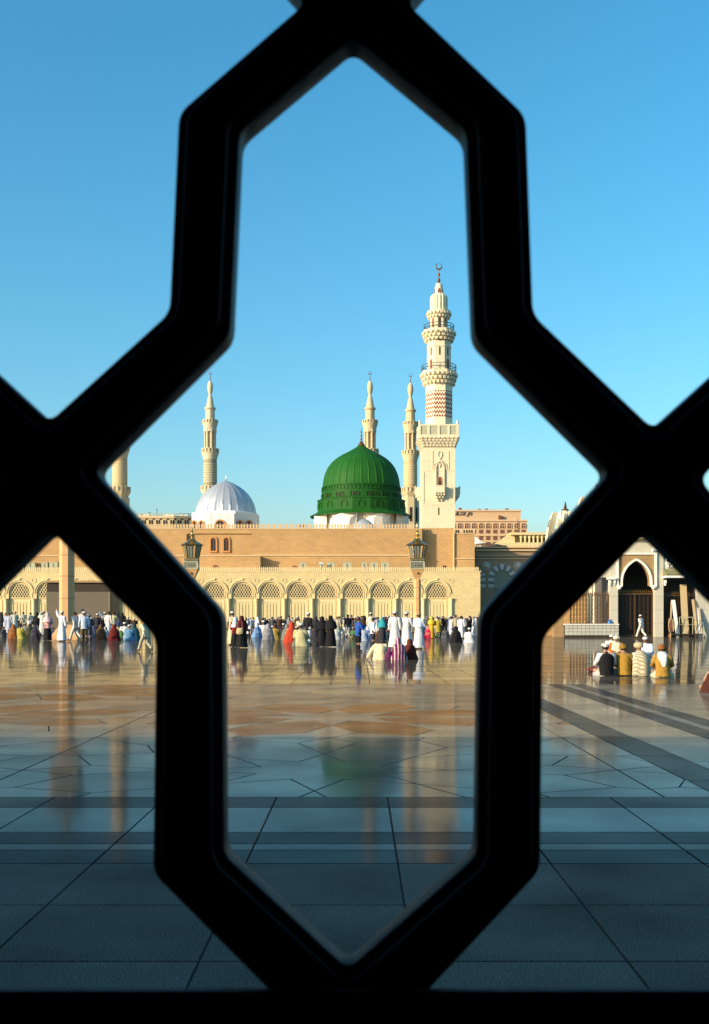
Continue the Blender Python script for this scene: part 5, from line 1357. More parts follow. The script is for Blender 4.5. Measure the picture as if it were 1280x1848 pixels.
def g_legs(J, lo=.06):
    mb = MB()
    for n in 'LR':
        a, b, c = J['hi'+n], J['kn'+n], J['an'+n]
        mb.tube([a+V3(0,0,.08), a, a+(b-a)*.5, b, b+(c-b)*.5, c+(b-c)*lo], [.10,.125,.105,.085,.078,.08], 12)
    p = J['pelvis']; mb.loft([(p.x,p.y,p.z-.12,.15,.11,0),(p.x,p.y,p.z-.03,.19,.15,0),(p.x,p.y,p.z+.1,.185,.145,0)], 16)
    return mb
def g_cap(J):
    h = J['hm']; return MB().loft([(h.x,h.y-.008,h.z+.015,.108,.118),(h.x,h.y-.008,h.z+.075,.104,.114),(h.x,h.y-.008,h.z+.10,.09,.10),(h.x,h.y-.008,h.z+.112,.05,.055)], 16)
def g_beanie(J):
    h = J['hm']; return MB().loft([(h.x,h.y-.012,h.z-.01,.112,.122),(h.x,h.y-.012,h.z+.03,.118,.128,.02),(h.x,h.y-.014,h.z+.08,.105,.112,.02),(h.x,h.y-.018,h.z+.12,.06,.065)], 18)
def g_turban(J):
    h = J['hm']; return MB().loft([(h.x,h.y-.02,h.z-.03,.115,.125),(h.x,h.y-.02,h.z+.02,.135,.145,.04),(h.x,h.y-.02,h.z+.075,.13,.14,.05),(h.x,h.y-.02,h.z+.115,.08,.09,.03),(h.x,h.y-.02,h.z+.13,.03,.03)], 18, seed=4)
def g_hair(J):
    h = J['hm']; return MB().loft([(h.x,h.y-.05,h.z-.06,.075,.06),(h.x,h.y-.03,h.z-.01,.104,.086),(h.x,h.y-.014,h.z+.04,.108,.11,.02),(h.x,h.y-.01,h.z+.085,.088,.095,.03),(h.x,h.y-.01,h.z+.11,.04,.045)], 16)
def g_veil(J, drop=.42, wide=.29):
    h, n = J['hm'], J['neck']
    return MB().loft([(n.x,n.y-.06,n.z-drop,wide*1.02,.20,.06),(n.x,n.y-.04,n.z-.22,wide*.95,.18,.05),(n.x,n.y-.01,n.z-.08,wide*.78,.15,.03),(h.x,h.y-.045,h.z-.11,.125,.12,.02),(h.x,h.y-.032,h.z-.02,.128,.125,.01),(h.x,h.y-.028,h.z+.06,.115,.12),(h.x,h.y-.028,h.z+.105,.075,.085),(h.x,h.y-.028,h.z+.12,.02,.02)], 22, seed=9)
def g_shoes(J, n):
    mb = MB()
    if 1:
        a, t = J['an'+n], J['to'+n]; mb.tube([a+V3(0,-.05,-.045), a*.5+t*.5+V3(0,0,-.012), t+V3(0,.03,-.005)], [.046,.048,.034], 8)
    return mb
def robe_bottom(z0, r0, seed=0): return [(0,-.01,z0,r0,r0*.86,.10),(0,-.01,z0+.25,r0*.95,r0*.8,.09),(0,0,.55,.235,.19,.06),(0,0,.78,.215,.175,.04)]
PROTO = {}
def proto(name, J, parts):
    if any(p[0] in ('cap', 'beanie') for p in parts): parts = parts+[('hair', g_hair(J), M['hair'])]
    PROTO[name] = [('body', skin_mesh(J))]+[(n, mb.mesh(n, m, Vector((0,0,0)), 70)) for n, mb, m in parts]
C = M['cloth']
J = pose_stand(); proto('robe', J, [('robe', g_sleeves(g_torso(J, robe_bottom(.07,.27), 1), J, wide=1.15), C), ('cap', g_cap(J), C), ('shoe', g_shoes(J, 'L'), M['feature']), ('shoe', g_shoes(J, 'R'), M['feature'])])
J = arms(pose_stand(), (.27,.02,1.13), (.08,.22,1.12)); proto('robe_folded', J, [('robe', g_sleeves(g_torso(J, robe_bottom(.07,.28), 2), J, wide=1.2), C), ('cap', g_cap(J), C), ('shoe', g_shoes(J, 'L'), M['feature']), ('shoe', g_shoes(J, 'R'), M['feature'])])
proto('robe_shawl', J, [('robe', g_sleeves(g_torso(J, robe_bottom(.07,.27), 5), J, wide=1.15), C), ('cap', g_cap(J), C), ('shawl', MB().loft([(0,.01,1.07,.275,.22,.05),(0,.01,1.2,.265,.2,.04),(0,0,1.36,.25,.165,.03),(0,0,1.455,.18,.125,.02),(0,0,1.51,.10,.09)], 22, seed=3), C), ('shoe', g_shoes(J, 'L'), M['feature']), ('shoe', g_shoes(J, 'R'), M['feature'])])
J = arms(pose_stand(), (.26,.12,1.17), (.12,.32,1.36)); proto('robe_pray', J, [('robe', g_sleeves(g_torso(J, robe_bottom(.08,.26), 3), J, wide=1.1), C), ('turban', g_turban(J), C), ('shoe', g_shoes(J, 'L'), M['feature']), ('shoe', g_shoes(J, 'R'), M['feature'])])
J = arms(pose_stand(), (.30,.10,1.30), (.13,.16,1.66)); proto('robe_hands_up', J, [('robe', g_sleeves(g_torso(J, robe_bottom(.08,.26), 3), J, wide=1.1), C), ('cap', g_cap(J), C), ('shoe', g_shoes(J, 'L'), M['feature']), ('shoe', g_shoes(J, 'R'), M['feature'])])
J = arms(pose_stand(), (.33,.02,1.56), (.42,.06,1.80), 'L'); proto('robe_wave', J, [('robe', g_sleeves(g_torso(J, robe_bottom(.07,.29), 6), J, wide=1.15), C), ('cap', g_cap(J), C), ('shoe', g_shoes(J, 'L'), M['feature']), ('shoe', g_shoes(J, 'R'), M['feature'])])
J = pose_stand(); hip = [(0,0,.80,.205,.165,.03)]
proto('shirt', J, [('shirt', g_sleeves(g_torso(J, hip, 4), J), C), ('trousers', g_legs(J), C), ('hair', g_hair(J), M['hair']), ('shoe', g_shoes(J, 'L'), M['feature']), ('shoe', g_shoes(J, 'R'), M['feature'])])
proto('shirt_cap', J, [('shirt', g_sleeves(g_torso(J, hip, 4), J), C), ('trousers', g_legs(J), C), ('cap', g_cap(J), C), ('shoe', g_shoes(J, 'L'), M['feature']), ('shoe', g_shoes(J, 'R'), M['feature'])])
J = arms(pose_stand(), (.26,.10,1.15), (.10,.30,1.30)); proto('shirt_photo', J, [('shirt', g_sleeves(g_torso(J, hip, 8), J), C), ('trousers', g_legs(J), C), ('hair', g_hair(J), M['hair']), ('shoe', g_shoes(J, 'L'), M['feature']), ('shoe', g_shoes(J, 'R'), M['feature'])])
J = arms(pose_stand(), (.26,-.02,1.13), (.15,.20,1.05)); proto('tunic', J, [('tunic', g_sleeves(g_torso(J, [(0,0,.5,.25,.20,.08),(0,0,.72,.225,.185,.05)], 7), J, wide=1.1), C), ('trousers', g_legs(J), C), ('cap', g_cap(J), C), ('shoe', g_shoes(J, 'L'), M['feature']), ('shoe', g_shoes(J, 'R'), M['feature'])])
J = pose_walk(); proto('walk', J, [('shirt', g_sleeves(g_torso(J, [(0,0,.80,.205,.17,.03)], 4), J), C), ('trousers', g_legs(J), C), ('cap', g_cap(J), C), ('shoe', g_shoes(J, 'L'), M['feature']), ('shoe', g_shoes(J, 'R'), M['feature'])])
J = pose_stand()
J = arms(J, (.24,.10,1.12), (.10,.20,1.02))
proto('abaya', J, [('abaya', g_sleeves(g_torso(J, [(0,0,.03,.33,.29,.09),(0,0,.3,.30,.26,.08),(0,0,.6,.265,.22,.06),(0,0,.8,.24,.20,.04)], 11, 1.12), J, wide=1.4), C), ('veil', g_veil(J, .5, .30), C)])
proto('skirt_scarf', J, [('skirt', MB().loft([(0,0,.04,.27,.23,.09),(0,0,.4,.24,.20,.07),(0,0,.8,.205,.17,.04),(0,0,1.0,.18,.15)], 22, seed=5), C), ('blouse', g_sleeves(g_torso(J, [(0,0,.78,.22,.18,.04)], 3), J, wide=1.2), C), ('scarf', g_veil(J, .34, .27), C), ('shoe', g_shoes(J, 'L'), M['feature']), ('shoe', g_shoes(J, 'R'), M['feature'])])
def sit_base(amp=.06, w_=.30): return MB().loft([(0,.20,.0,w_,.29,amp),(0,.20,.05,w_*1.03,.30,amp),(0,.20,.11,w_*.97,.28,amp),(0,.17,.18,w_*.72,.22,amp),(0,.10,.23,.18,.14,.02)], 26, seed=8)
J = pose_sit(.05)
sitt = lambda J, sd: g_sleeves(g_torso(J, [ring(J,'pelvis',-.11,.215,.175,.03)], sd, 1.04), J)
proto('sit_vest', J, [('trousers', sit_base(), C), ('vest', g_torso(J, [ring(J,'pelvis',-.11,.222,.185,.03)], 2, 1.09), C), ('sleeves', g_sleeves(MB(), J), C), ('cap', g_cap(J), C)])
proto('sit_sweater', J, [('trousers', sit_base(), C), ('sweater', sitt(J, 4), C), ('beanie', g_beanie(J), C)])
J2 = pose_sit(.09)
proto('sit_scarf', J2, [('trousers', sit_base(.08), C), ('sweater', sitt(J2, 4), C), ('beanie', g_beanie(J2), C), ('scarf', MB().loft([(.03,-.125,.30,.05,.03,.1),(.02,-.135,.42,.085,.04,.1),(.0,-.09,.53,.13,.07,.05),(0,.06,.63,.16,.13,.03),(.0,.13,.72,.09,.09)], 18, seed=2), C)])
proto('sit_shawl', J2, [('trousers', sit_base(.10, .30), C), ('shawl', MB().loft([(0,.03,.01,.27,.22,.12),(0,.02,.2,.25,.21,.11),(0,.03,.42,.245,.19,.07),(0,.05,.56,.235,.155,.03),(0,.08,.66,.13,.10),(0,.09,.70,.08,.075)], 26, seed=12), C), ('sleeves', g_sleeves(MB(), J2), C), ('turban', g_turban(J2), C)])
J3 = pose_sit(.02)
proto('sit_cloak', J3, [('cloak', MB().loft([(0,.08,.0,.36,.33,.10),(0,.07,.1,.34,.31,.10),(0,.04,.3,.29,.25,.08),(0,.02,.5,.26,.2,.04),(0,.02,.6,.21,.15,.02),(0,.03,.68,.1,.1)], 26, seed=3), C), ('veil', g_veil(J3, .40, .27), C)])
proto('sit_robe', J3, [('robe', g_sleeves(MB().loft([(0,.12,.0,.34,.32,.09),(0,.11,.12,.31,.28,.08),(0,.04,.28,.25,.2,.05),(0,.02,.45,.225,.17,.03),(0,.02,.57,.19,.12,.02),(0,.03,.66,.08,.075)], 24, seed=6), J3, wide=1.15), C), ('cap', g_cap(J3), C)])
# leaning on one hand, head bent forward out of sight
J4 = pose_sit(.20); arms(J4, (.36,-.02,.34), (.50,.02,.07), 'L'); J4['paL'] = V3(-.54,.06,.045)
for k_ in ('hb','hm','ht'): J4[k_] = J4[k_]+V3(0,.14,-.10-(.05 if k_ == 'ht' else 0))
proto('sit_lean', J4, [('robe', g_sleeves(MB().loft([(0,.12,.0,.34,.32,.09),(0,.11,.12,.31,.28,.08),(0,.04,.28,.27,.22,.06),(0,.05,.45,.25,.2,.05),(0,.09,.57,.205,.14,.03),(0,.16,.65,.08,.075)], 24, seed=16), J4, wide=1.3), C), ('hair', g_hair(J4), M['hair'])])
SKINS = [(.30,.16,.09,1), (.22,.11,.06,1), (.36,.21,.13,1), (.16,.08,.045,1)]
rp = random.Random(21)
def person(kind, px, feet, hpx, rot, cols, label, group=None, mats=None, skin=None, wide=1.0):
    dd = DF(feet); nat = 1.73 if not kind.startswith('sit') else .87
    s = hpx/S(dd)/nat
    o = thing('person', label, 'person', (PX(px, dd), dd, 0), group)
    o.rotation_euler = (0, 0, R(rot)); o.scale = (s*wide, s*wide, s)
    sk = skin or rp.choice(SKINS)
    for n, me in PROTO[kind]:
        if mats and n in mats:
            me = me.copy(); me.materials.clear(); me.materials.append(mats[n])
        c = bpy.data.objects.new(n, me); COL.objects.link(c); c.parent = o
        c.color = sk if n == 'body' else (*cols.get(n, (.5,.5,.5)), 1)
    return o
W_, CR, BK, GY, BL = (.70,.70,.71), (.60,.52,.34), (.010,.010,.012), (.22,.23,.25), (.10,.16,.40)
LB, KH, BR, MU, RD = (.40,.50,.66), (.42,.36,.20), (.07,.035,.02), (.42,.26,.06), (.45,.04,.03)
TE, GN, DK, OL, PK = (.03,.30,.36), (.06,.16,.07), (.03,.03,.04), (.10,.09,.04), (.75,.42,.44)
G0 = 'people gathered before the arcade'
# --- nearest figures, centre
person('robe', 712.5, 1170, 66, -8, dict(robe=W_, cap=W_), 'man in long white robe and white cap, leftmost of the three in white', 'three men in white robes')
person('robe_folded', 733.5, 1170, 65, -20, dict(robe=W_, cap=(.72,.74,.80)), 'man in white robe and round cap standing in the middle of the three', 'three men in white robes')
person('robe_shawl', 756, 1171, 64, -28, dict(robe=W_, cap=(.35,.25,.12), shawl=(.55,.64,.86)), 'man in white robe with pale blue shawl and brown cap, arms folded', 'three men in white robes')
person('sit_lean', 686, 1190.5, 39, -14, dict(robe=(.72,.62,.40)), 'man in cream clothes sitting on the floor leaning on his left hand')
person('sit_cloak', 720, 1191, 38, 8, {}, 'seated woman wrapped in a purple cloak with pale stripes', None, dict(cloak=M['stripe'], veil=M['stripe']))
person('sit_cloak', 739.5, 1190, 35, -6, dict(cloak=(.10,.02,.012), veil=(.12,.025,.015)), 'seated woman in dark maroon cloak beside the purple striped one')
person('sit_cloak', 703, 1191, 20, 20, dict(cloak=(.09,.015,.08), veil=(.20,.03,.12)), 'small child in dark purple crouching left of the striped woman')
person('shirt_photo', 647, 1176, 62, -65, dict(shirt=(.02,.09,.42), trousers=BK), 'young man in bright blue jacket and black trousers standing alone')
person('shirt', 673, 1168, 53, -70, dict(shirt=(.66,.70,.78), trousers=DK), 'boy in pale striped shirt and dark trousers behind the seated cream man')
person('abaya', 581.5, 1167, 54, 6, dict(abaya=BK, veil=BK), 'woman in full black abaya, left one of the pair standing together')
person('abaya', 597, 1167.5, 56, -10, dict(abaya=BK, veil=BK), 'woman in full black abaya, right one of the pair standing together')
person('shirt_cap', 556.5, 1164, 58, -40, dict(shirt=BK, trousers=(.62,.62,.74), cap=W_), 'man in black jacket, pale trousers and white cap beside the seated khaki man')
person('sit_robe', 542.5, 1166, 40, -10, dict(robe=(.50,.46,.26), cap=(.72,.72,.70)), 'seated man with khaki back and white cap next to red clad woman')
person('sit_cloak', 527.5, 1159, 35, 30, dict(cloak=(.52,.05,.02), veil=(.55,.06,.025)), 'seated woman in bright orange red robe and veil')
wb = person('abaya', 436.5, 1169, 57, 14, dict(abaya=BK, veil=(.05,.012,.012)), 'woman in black abaya carrying a cream shoulder bag at the left bar')
person('skirt_scarf', 424.5, 1167.5, 53, 24, dict(skirt=BK, blouse=(.20,.02,.02), scarf=(.66,.68,.76)), 'woman with pale scarf, dark red blouse and black skirt at the left bar')
person('robe', 419.5, 1164, 60, 10, dict(robe=CR, cap=(.78,.74,.66)), 'man in cream robe and white cap half hidden by the lattice bar')
dd = DF(1169)-.30; t = thing('shoulder_bag', 'cream shoulder bag with red strap hanging on the black clad woman', 'bag', (PX(433, dd), dd, PZ(1144.5, dd)))
bx = PX(433, dd); z0_, z1_ = PZ(1144.5, dd), PZ(1133, dd)
MB().loft([(bx,dd,z0_,.14,.045),(bx,dd,z0_+.05,.17,.07,.03),(bx,dd,(z0_+z1_)/2,.165,.075,.04),(bx+.01,dd,z1_-.03,.15,.05,.03),(bx+.01,dd,z1_,.13,.02)], 18).build('pouch', M['wood'], t, 60)
MB().tube([(bx-.13,dd,z1_-.02), (bx-.10,dd+.03,z1_+.25), (bx+.02,dd+.12,z1_+.48), (bx+.10,dd+.05,z1_+.25), (bx+.12,dd,z1_-.02)], .018, 6).build('strap', mat('red_strap', (.4,.02,.02), .6), t, 60)
person('abaya', 570, 1153, 40, 20, dict(abaya=DK, veil=DK), 'woman in dark cloak behind the black jacketed man')
person('sit_cloak', 823.5, 1159.5, 28, 10, dict(cloak=BK, veil=BK), 'seated woman in black cloak near the right lattice bar')
person('sit_robe', 847, 1160, 26, -10, dict(robe=W_, cap=W_), 'seated man in white beside the right lattice bar')
person('sit_cloak', 774, 1152, 22, 0, dict(cloak=(.55,.02,.06), veil=(.60,.16,.14)), 'seated figure in crimson cloak below the yellow clad woman')
person('skirt_scarf', 779, 1152, 39, -20, dict(skirt=(.60,.36,.02), blouse=(.66,.42,.03), scarf=(.66,.44,.05)), 'woman dressed all in bright yellow standing behind the crimson cloak')
person('abaya', 690, 1156, 42, -15, dict(abaya=DK, veil=TE), 'woman in dark cloak with turquoise head scarf')
person('shirt', 628, 1149.5, 40, 10, dict(shirt=DK, trousers=(.42,.46,.48)), 'man in dark top and pale grey jeans right of the black clad pair')
person('shirt_photo', 634.5, 1147, 37, 12, dict(shirt=(.06,.03,.025), trousers=DK), 'man in dark brown jacket with raised hands beside the pale jeans')
person('robe', 609, 1153, 40, -5, dict(robe=(.56,.50,.34), cap=(.2,.14,.08)), 'person in beige robe just right of the black clad pair')
person('tunic', 612.5, 1151, 39, 25, dict(tunic=(.60,.54,.40), trousers=KH, cap=KH), 'person in beige tunic close behind the beige robe')
person('sit_robe', 606, 1154, 24, 0, dict(robe=(.66,.66,.60), cap=W_), 'small seated figure in off white at the feet of the beige robe')
person('robe', 832.5, 1152, 40, -15, dict(robe=(.74,.74,.78), cap=(.08,.05,.03)), 'tall man in white robe with dark hair behind the seated black cloak')
person('shirt', 822.5, 1150, 40, 0, dict(shirt=(.40,.36,.26), trousers=BR), 'man in beige striped shirt just left of the tall white robe')
person('tunic', 791, 1152, 38, -10, dict(tunic=(.35,.28,.04), trousers=GN, cap=BR), 'person in mustard tunic and green trousers right of the yellow dress')
person('robe', 669, 1153, 47, -30, dict(robe=(.62,.56,.46), cap=(.75,.7,.55)), 'tall man in cream robe behind the striped shirt boy')
person('abaya', 656, 1152, 40, 20, dict(abaya=(.05,.06,.08), veil=(.06,.03,.02)), 'woman in slate cloak and brown scarf behind the blue jacket')
person('sit_robe', 655, 1157, 25, 0, dict(robe=(.50,.58,.70), cap=W_), 'seated man in pale blue right behind the blue jacket')
# seated row left of centre
for px, ft, h, kd, cl, lb, rt in ((465, 1150, 25, 'sit_cloak', dict(cloak=(.16,.30,.55), veil=(.55,.62,.72)), 'seated figure in blue and white bending forward, leftmost of the seated row', 50),
    (475.5, 1149, 28, 'sit_robe', dict(robe=W_, cap=W_), 'seated man in clean white with white cap in the seated row', 0),
    (484.5, 1155, 28, 'sit_cloak', dict(cloak=GY, veil=(.30,.30,.34)), 'seated woman in grey veil in the seated row', 12),
    (496, 1154, 26, 'sit_robe', dict(robe=(.36,.24,.05), cap=BR), 'seated man with mustard brown back in the seated row', -8),
    (505, 1151, 32, 'sit_cloak', dict(cloak=(.05,.025,.02), veil=(.06,.03,.02)), 'seated woman in dark brown cloak in the seated row', 15),
    (512, 1152, 26, 'sit_robe', dict(robe=DK, cap=(.5,.5,.5)), 'seated man in black with grey cap in the seated row', 0),
    (517.5, 1155, 27, 'sit_cloak', dict(cloak=(.16,.16,.14), veil=(.20,.20,.18)), 'seated figure in olive grey, rightmost of the seated row before the red robe', -20)):
    person(kd, px, ft, h, rt, cl, lb, 'seated row left of centre')
# --- left side
person('robe_wave', 112, 1157.5, 54, -25, dict(robe=(.66,.68,.78), cap=(.76,.72,.74)), 'man in pale lilac robe waving one raised arm before the near lamp post')
person('walk', 137, 1157, 52, 65, dict(shirt=(.66,.66,.66), trousers=(.62,.62,.60), cap=DK), 'man in white shirt and pale trousers striding beside the lamp post')
person('shirt_cap', 152, 1161, 57, 15, dict(shirt=(.52,.60,.72), trousers=OL, cap=W_), 'man in pale blue shirt, olive trousers and white cap')
person('shirt', 148.5, 1157, 57, -30, dict(shirt=(.60,.50,.46), trousers=DK), 'tall dark haired man looking out behind the pale blue shirt')
person('tunic', 161, 1160, 51, 30, dict(tunic=(.10,.09,.10), trousers=BR, cap=GY), 'man in dark tunic close behind the pale blue shirt')
person('skirt_scarf', 86, 1156, 50, -6, dict(skirt=BK, blouse=(.66,.34,.36), scarf=(.76,.48,.50)), 'woman with long pink scarf and black skirt')
person('robe_hands_up', 77, 1147, 43, 5, dict(robe=(.58,.62,.54), cap=(.62,.60,.52)), 'man in pale green robe holding both hands to his head')
person('abaya', 67, 1146, 40, 0, dict(abaya=BK, veil=BK), 'woman in black cloak left of the man with hands to his head')
person('robe_pray', 27, 1142, 38, 20, dict(robe=(.50,.54,.46), turban=(.45,.42,.34)), 'person in pale olive robe and turban near the left edge')
person('shirt_photo', 42.5, 1139, 34, 30, dict(shirt=(.50,.52,.50), trousers=(.50,.50,.46)), 'person in pale grey standing before the left arcade door')
person('tunic', 55.5, 1139, 33, 50, dict(tunic=(.55,.54,.44), trousers=KH, cap=BR), 'person in cream tunic before the left arcade door, arms bent')
person('robe', 10, 1143, 37, 5, dict(robe=(.50,.54,.66), cap=(.4,.42,.5)), 'person in blue white robe close to the left picture edge')
person('robe', 16.5, 1144, 37, -10, dict(robe=(.42,.46,.58), cap=BR), 'person in grey blue robe and brown cap near the left edge')
person('abaya', 2.5, 1143, 38, 0, dict(abaya=DK, veil=DK), 'dark cloaked woman cut by the left picture edge')
person('robe_hands_up', 21.5, 1139, 34, 0, dict(robe=(.40,.42,.38), cap=DK), 'person in grey robe with raised hands behind the turban')
person('sit_cloak', 24, 1153, 25, 0, dict(cloak=(.24,.09,.03), veil=(.30,.12,.04)), 'seated woman in orange brown cloak at the far left')
person('sit_robe', 35.5, 1153, 26, -20, dict(robe=(.42,.36,.08), cap=(.02,.015,.01)), 'seated man in mustard yellow shirt at the far left')
person('sit_cloak', 53.5, 1152, 25, 10, dict(cloak=(.05,.055,.03), veil=(.08,.08,.05)), 'seated figure in dark olive left of the black cloak')
person('sit_cloak', 63, 1154, 24, -10, dict(cloak=(.03,.03,.045), veil=(.05,.05,.07)), 'seated figure in dark slate below the standing black cloak')
person('sit_robe', 45, 1149, 24, 15, dict(robe=(.32,.34,.30), cap=(.4,.38,.33)), 'seated man in grey between the mustard shirt and dark olive cloak')
person('shirt_cap', 176, 1151, 43, 0, dict(shirt=DK, trousers=DK, cap=W_), 'man dressed in black with white cap before the dark entrance block')
person('robe_wave', 189.5, 1143, 38, 10, dict(robe=(.20,.28,.36), cap=W_), 'man in blue grey robe raising one arm before the entrance block')
person('robe', 196, 1148, 44, -20, dict(robe=(.66,.64,.62), cap=BR), 'man in white robe just right of the raised arm')
person('robe_pray', 205, 1146, 41, -10, dict(robe=(.56,.56,.32), turban=BR), 'man in pale yellow robe beside the yellow arcade pier')
person('abaya', 213, 1143, 37, 0, dict(abaya=BK, veil=DK), 'woman in black cloak, left of two beneath the lattice bar')
person('abaya', 221, 1143, 37, 12, dict(abaya=DK, veil=BK), 'woman in dark cloak, right of two beneath the lattice bar')
person('sit_cloak', 182, 1155, 27, 0, dict(cloak=(.09,.045,.02), veil=(.12,.06,.03)), 'seated figure in dark brown before the entrance block')
person('sit_cloak', 168, 1155, 25, 10, dict(cloak=(.12,.12,.20), veil=(.16,.16,.26)), 'seated figure in dull violet right of the walking group')
person('sit_cloak', 206, 1156, 28, 0, dict(cloak=(.12,.012,.01), veil=(.14,.015,.012)), 'seated woman in dark red cloak left of the blue shirted men')
person('sit_robe', 225, 1150, 26, 0, dict(robe=(.70,.72,.72), cap=W_), 'seated man in white shirt and cap beneath the lattice bar')
person('sit_robe', 233, 1155.5, 27, -10, dict(robe=(.12,.26,.46), cap=(.6,.66,.7)), 'seated man in blue shirt and pale cap beneath the lattice bar')
person('sit_cloak', 242, 1154, 28, 0, dict(cloak=(.02,.09,.11), veil=(.03,.06,.08)), 'seated figure in dark teal right of the blue shirt')
person('walk', 262, 1176, 58, 62, dict(shirt=(.66,.64,.48), trousers=(.40,.38,.32), cap=BR), 'man in cream shirt and grey trousers striding past the left lattice bar')
# --- right side group
GR = 'group sitting on the floor at the right'
person('sit_vest', 1095, 1220, 56, 6, dict(vest=BK, sleeves=W_, trousers=(.42,.42,.40), cap=(.72,.68,.62)), 'seated man in black vest with white sleeves and white cap', GR)
person('sit_sweater', 1126, 1219.5, 54, -6, dict(sweater=(.42,.24,.035), trousers=(.44,.42,.32), beanie=(.26,.15,.03)), 'seated man in mustard sweater and mustard knitted cap', GR)
person('sit_shawl', 1158.5, 1219.5, 57, 14, dict(shawl=(.72,.66,.50), trousers=(.58,.56,.48), sleeves=(.6,.56,.46), turban=(.52,.43,.27)), 'seated man wrapped in a cream checked shawl', GR, dict(shawl=M['check']))
person('sit_scarf', 1196, 1222.5, 56, -10, dict(sweater=(.38,.22,.04), trousers=(.58,.54,.40), beanie=(.26,.10,.03), scarf=(.76,.76,.72)), 'seated man in mustard sweater with white scarf and rust brown cap', GR)
person('sit_robe', 1103, 1183, 36, -40, dict(robe=(.76,.76,.64), cap=W_), 'seated man in cream shirt and white cap behind the black vest', GR)
person('sit_shawl', 1112.5, 1189, 40, 170, dict(shawl=(.68,.64,.46), trousers=(.40,.10,.015), sleeves=(.50,.13,.02), turban=(.70,.64,.50)), 'seated man with white head wrap and orange cloth facing the group', GR)
person('sit_robe', 1166, 1192, 41, 150, dict(robe=(.74,.78,.92), cap=W_), 'seated man in bluish white shirt beyond the cream shawl', GR)
person('walk', 1157.5, 1152, 42, 40, dict(shirt=(.76,.72,.68), trousers=(.68,.60,.54), cap=W_), 'man in white walking past the lattice gate')
person('sit_cloak', 1290, 1249, 54, 20, dict(cloak=(.07,.022,.014), veil=(.08,.025,.016)), 'dark maroon cloaked figure cut by the right picture edge')
dd = DF(1212); t = thing('cushion', 'dark red cushion lying left of the man in black vest', 'cushion', (PX(1075, dd), dd, 0))
MB().loft([(PX(1075,dd),dd,0,.16,.2),(PX(1075,dd),dd,.03,.20,.23,.03),(PX(1075,dd),dd,.10,.19,.22,.03),(PX(1076,dd),dd,.14,.12,.15)], 18).build('pad', mat('dark_red_fabric', (.10,.015,.012), .8), t, 60)
# orange cloth bag between the front sitters
# --- far crowd standing in front of the arcade
POOLC = [('white', (.66,.66,.68)), ('grey', GY), ('black', BK), ('cream', (.66,.58,.40)), ('pale blue', LB), ('brown', BR), ('navy', (.03,.05,.14)), ('beige', (.50,.42,.28)), ('dark red', (.28,.03,.03)), ('olive', OL), ('green', GN), ('blue', BL), ('tan', (.40,.27,.13)), ('dark grey', (.07,.075,.085))]
POOLH = [('white', W_), ('black', DK), ('brown', BR), ('grey', (.3,.3,.32)), ('cream', (.66,.60,.46))]
KINDS = [('robe', 'robe', 'cap'), ('robe_folded', 'robe', 'cap'), ('robe_pray', 'robe', 'turban'), ('shirt_cap', 'shirt', 'cap'), ('tunic', 'tunic', 'cap'), ('abaya', 'abaya', 'veil'), ('robe_hands_up', 'robe', 'cap'), ('shirt_photo', 'shirt', None)]
GARM = {'robe': 'robe', 'shirt': 'shirt', 'tunic': 'tunic', 'abaya': 'cloak'}; POSEW = {'robe': 'standing', 'robe_folded': 'arms folded', 'robe_pray': 'hands raised in prayer', 'shirt_cap': 'standing', 'tunic': 'standing', 'abaya': 'standing', 'robe_hands_up': 'hands by the head', 'shirt_photo': 'taking a picture'}
used = set()
def zone(px):
    if px < 450: return 'by the left bar'
    if px < 512: return 'behind the seated row'
    if px < 560: return 'near the black jacket'
    if px < 605: return 'behind the abaya pair'
    if px < 645: return 'near the pale jeans'
    if px < 702: return 'near the turquoise scarf'
    if px < 768: return 'behind the white trio'
    if px < 812: return 'near the yellow dress'
    return 'by the right bar'
SEATED = [('sit_robe', 'robe', 'cap'), ('sit_cloak', 'cloak', 'veil'), ('sit_cloak', 'cloak', 'veil')]
GARM.update(cloak='cloak'); POSEW.update(sit_robe='seated', sit_cloak='seated', walk='walking')
KINDS.append(('walk', 'shirt', 'cap')); KINDS.append(('walk', 'shirt', 'cap'))
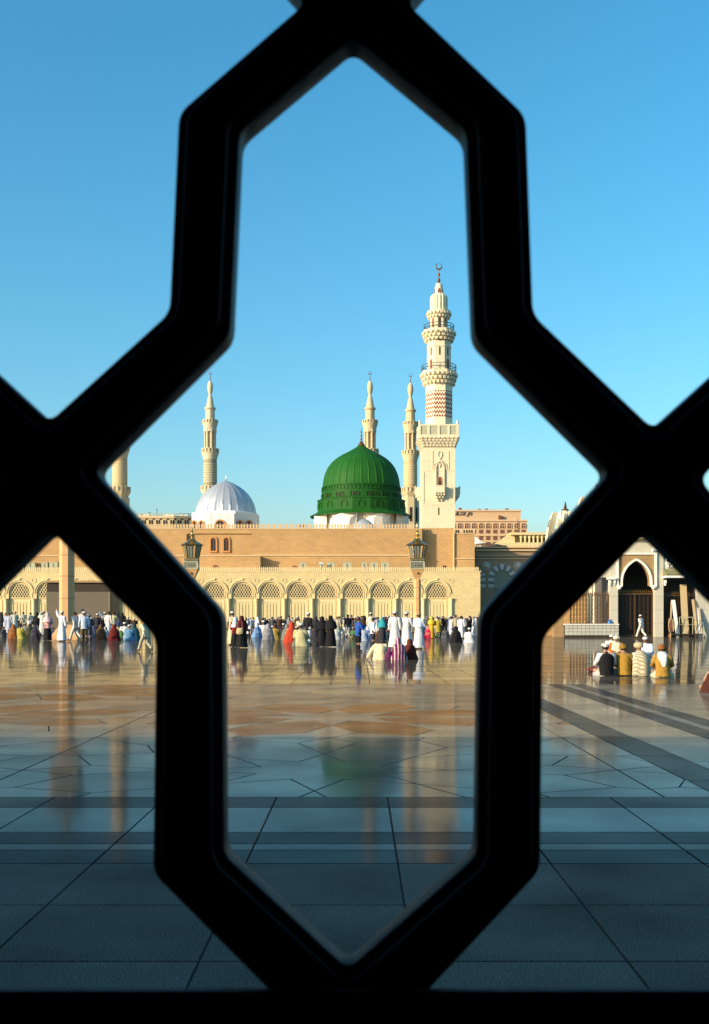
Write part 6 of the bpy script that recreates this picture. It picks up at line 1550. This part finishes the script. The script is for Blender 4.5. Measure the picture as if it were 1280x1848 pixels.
def crowd(x0, x1, n, f0, f1, grp, zn=zone, kinds=None):
    for i in range(n):
        px = x0+(x1-x0)*(i+.5)/n+rp.uniform(-4, 4); ft = rp.uniform(f0, f1)
        for _ in range(200):
            kd, gp, hd = rp.choice(kinds or KINDS); cn, cc = rp.choices(POOLC, [5.5,2,9,2.2,.9,2.6,1.6,1.6,.7,.9,.6,.5,1,4])[0]; hn, hc = rp.choice(POOLH)
            if kd == 'abaya' and cn in ('white', 'cream', 'pale blue') and rp.random() < .6: continue
            key = (zn(px), kd, cn, hn)
            if key not in used: used.add(key); break
        cols = {gp: cc, 'trousers': rp.choice((DK, BR, KH, GY))}
        if hd: cols[hd] = hc
        hword = f' and {hn} {hd}' if hd else f' and bare dark head'
        if not hd and (key[0], kd, cn, 'b') in used: kd = 'robe'; gp = 'robe'; cols = {'robe': cc, 'cap': hc}; hword = f' and {hn} cap'
        used.add((key[0], kd, cn, 'b'))
        lb = f'{"woman" if kd == "abaya" else "person"} in {cn} {GARM[gp]}{hword} {POSEW[kd]} {zn(px)}'
        lb = lb.replace(' in prayer', '') if len(lb.split()) > 16 else lb
        if len(lb.split()) > 16: lb = lb.replace(' and bare dark head', ' bareheaded').replace('standing ', '')
        person(kd, px, ft, S(DF(ft))*(rp.uniform(.74, .90) if kd[:4] == 'sit_' else rp.uniform(1.52, 1.80)), rp.choice((rp.uniform(-40, 40), rp.uniform(-90, 90), rp.uniform(0, 360))), cols, lb, grp)
crowd(446, 500, 13, 1139, 1143, G0)
crowd(500, 560, 15, 1139, 1144, G0)
crowd(556, 606, 12, 1140, 1146, G0)
crowd(603, 660, 15, 1139.5, 1145, G0)
crowd(636, 712, 20, 1140, 1147, G0)
crowd(700, 770, 14, 1139, 1144, G0)
crowd(762, 815, 20, 1139, 1147, G0)
crowd(806, 868, 22, 1139, 1148, G0)
crowd(0, 70, 9, 1138, 1142, 'people at the left before the arcade', lambda px: 'by the left edge' if px < 35 else 'before the left arcade door')
crowd(160, 250, 9, 1141, 1147, 'people at the left before the arcade', lambda px: 'before the entrance block' if px < 200 else 'below the left bar')
for a_, b_, n_, f0_, f1_ in ((442, 470, 4, 1144, 1150), (490, 560, 8, 1145, 1153), (600, 650, 6, 1146, 1153), (650, 705, 6, 1148, 1156), (780, 830, 6, 1146, 1153)):
    crowd(a_, b_, n_, f0_, f1_, 'people sitting before the arcade', zone, SEATED)
crowd(0, 100, 8, 1145, 1151, 'people sitting at the left', lambda px: 'by the left edge' if px < 35 else 'near the pink scarf', SEATED)
crowd(150, 245, 6, 1148, 1153, 'people sitting at the left', lambda px: 'before the entrance block' if px < 200 else 'below the left bar', SEATED)
crowd(615, 705, 10, 1144, 1150, G0)
crowd(440, 560, 8, 1143, 1147, G0)
crowd(775, 860, 9, 1145, 1150, G0)
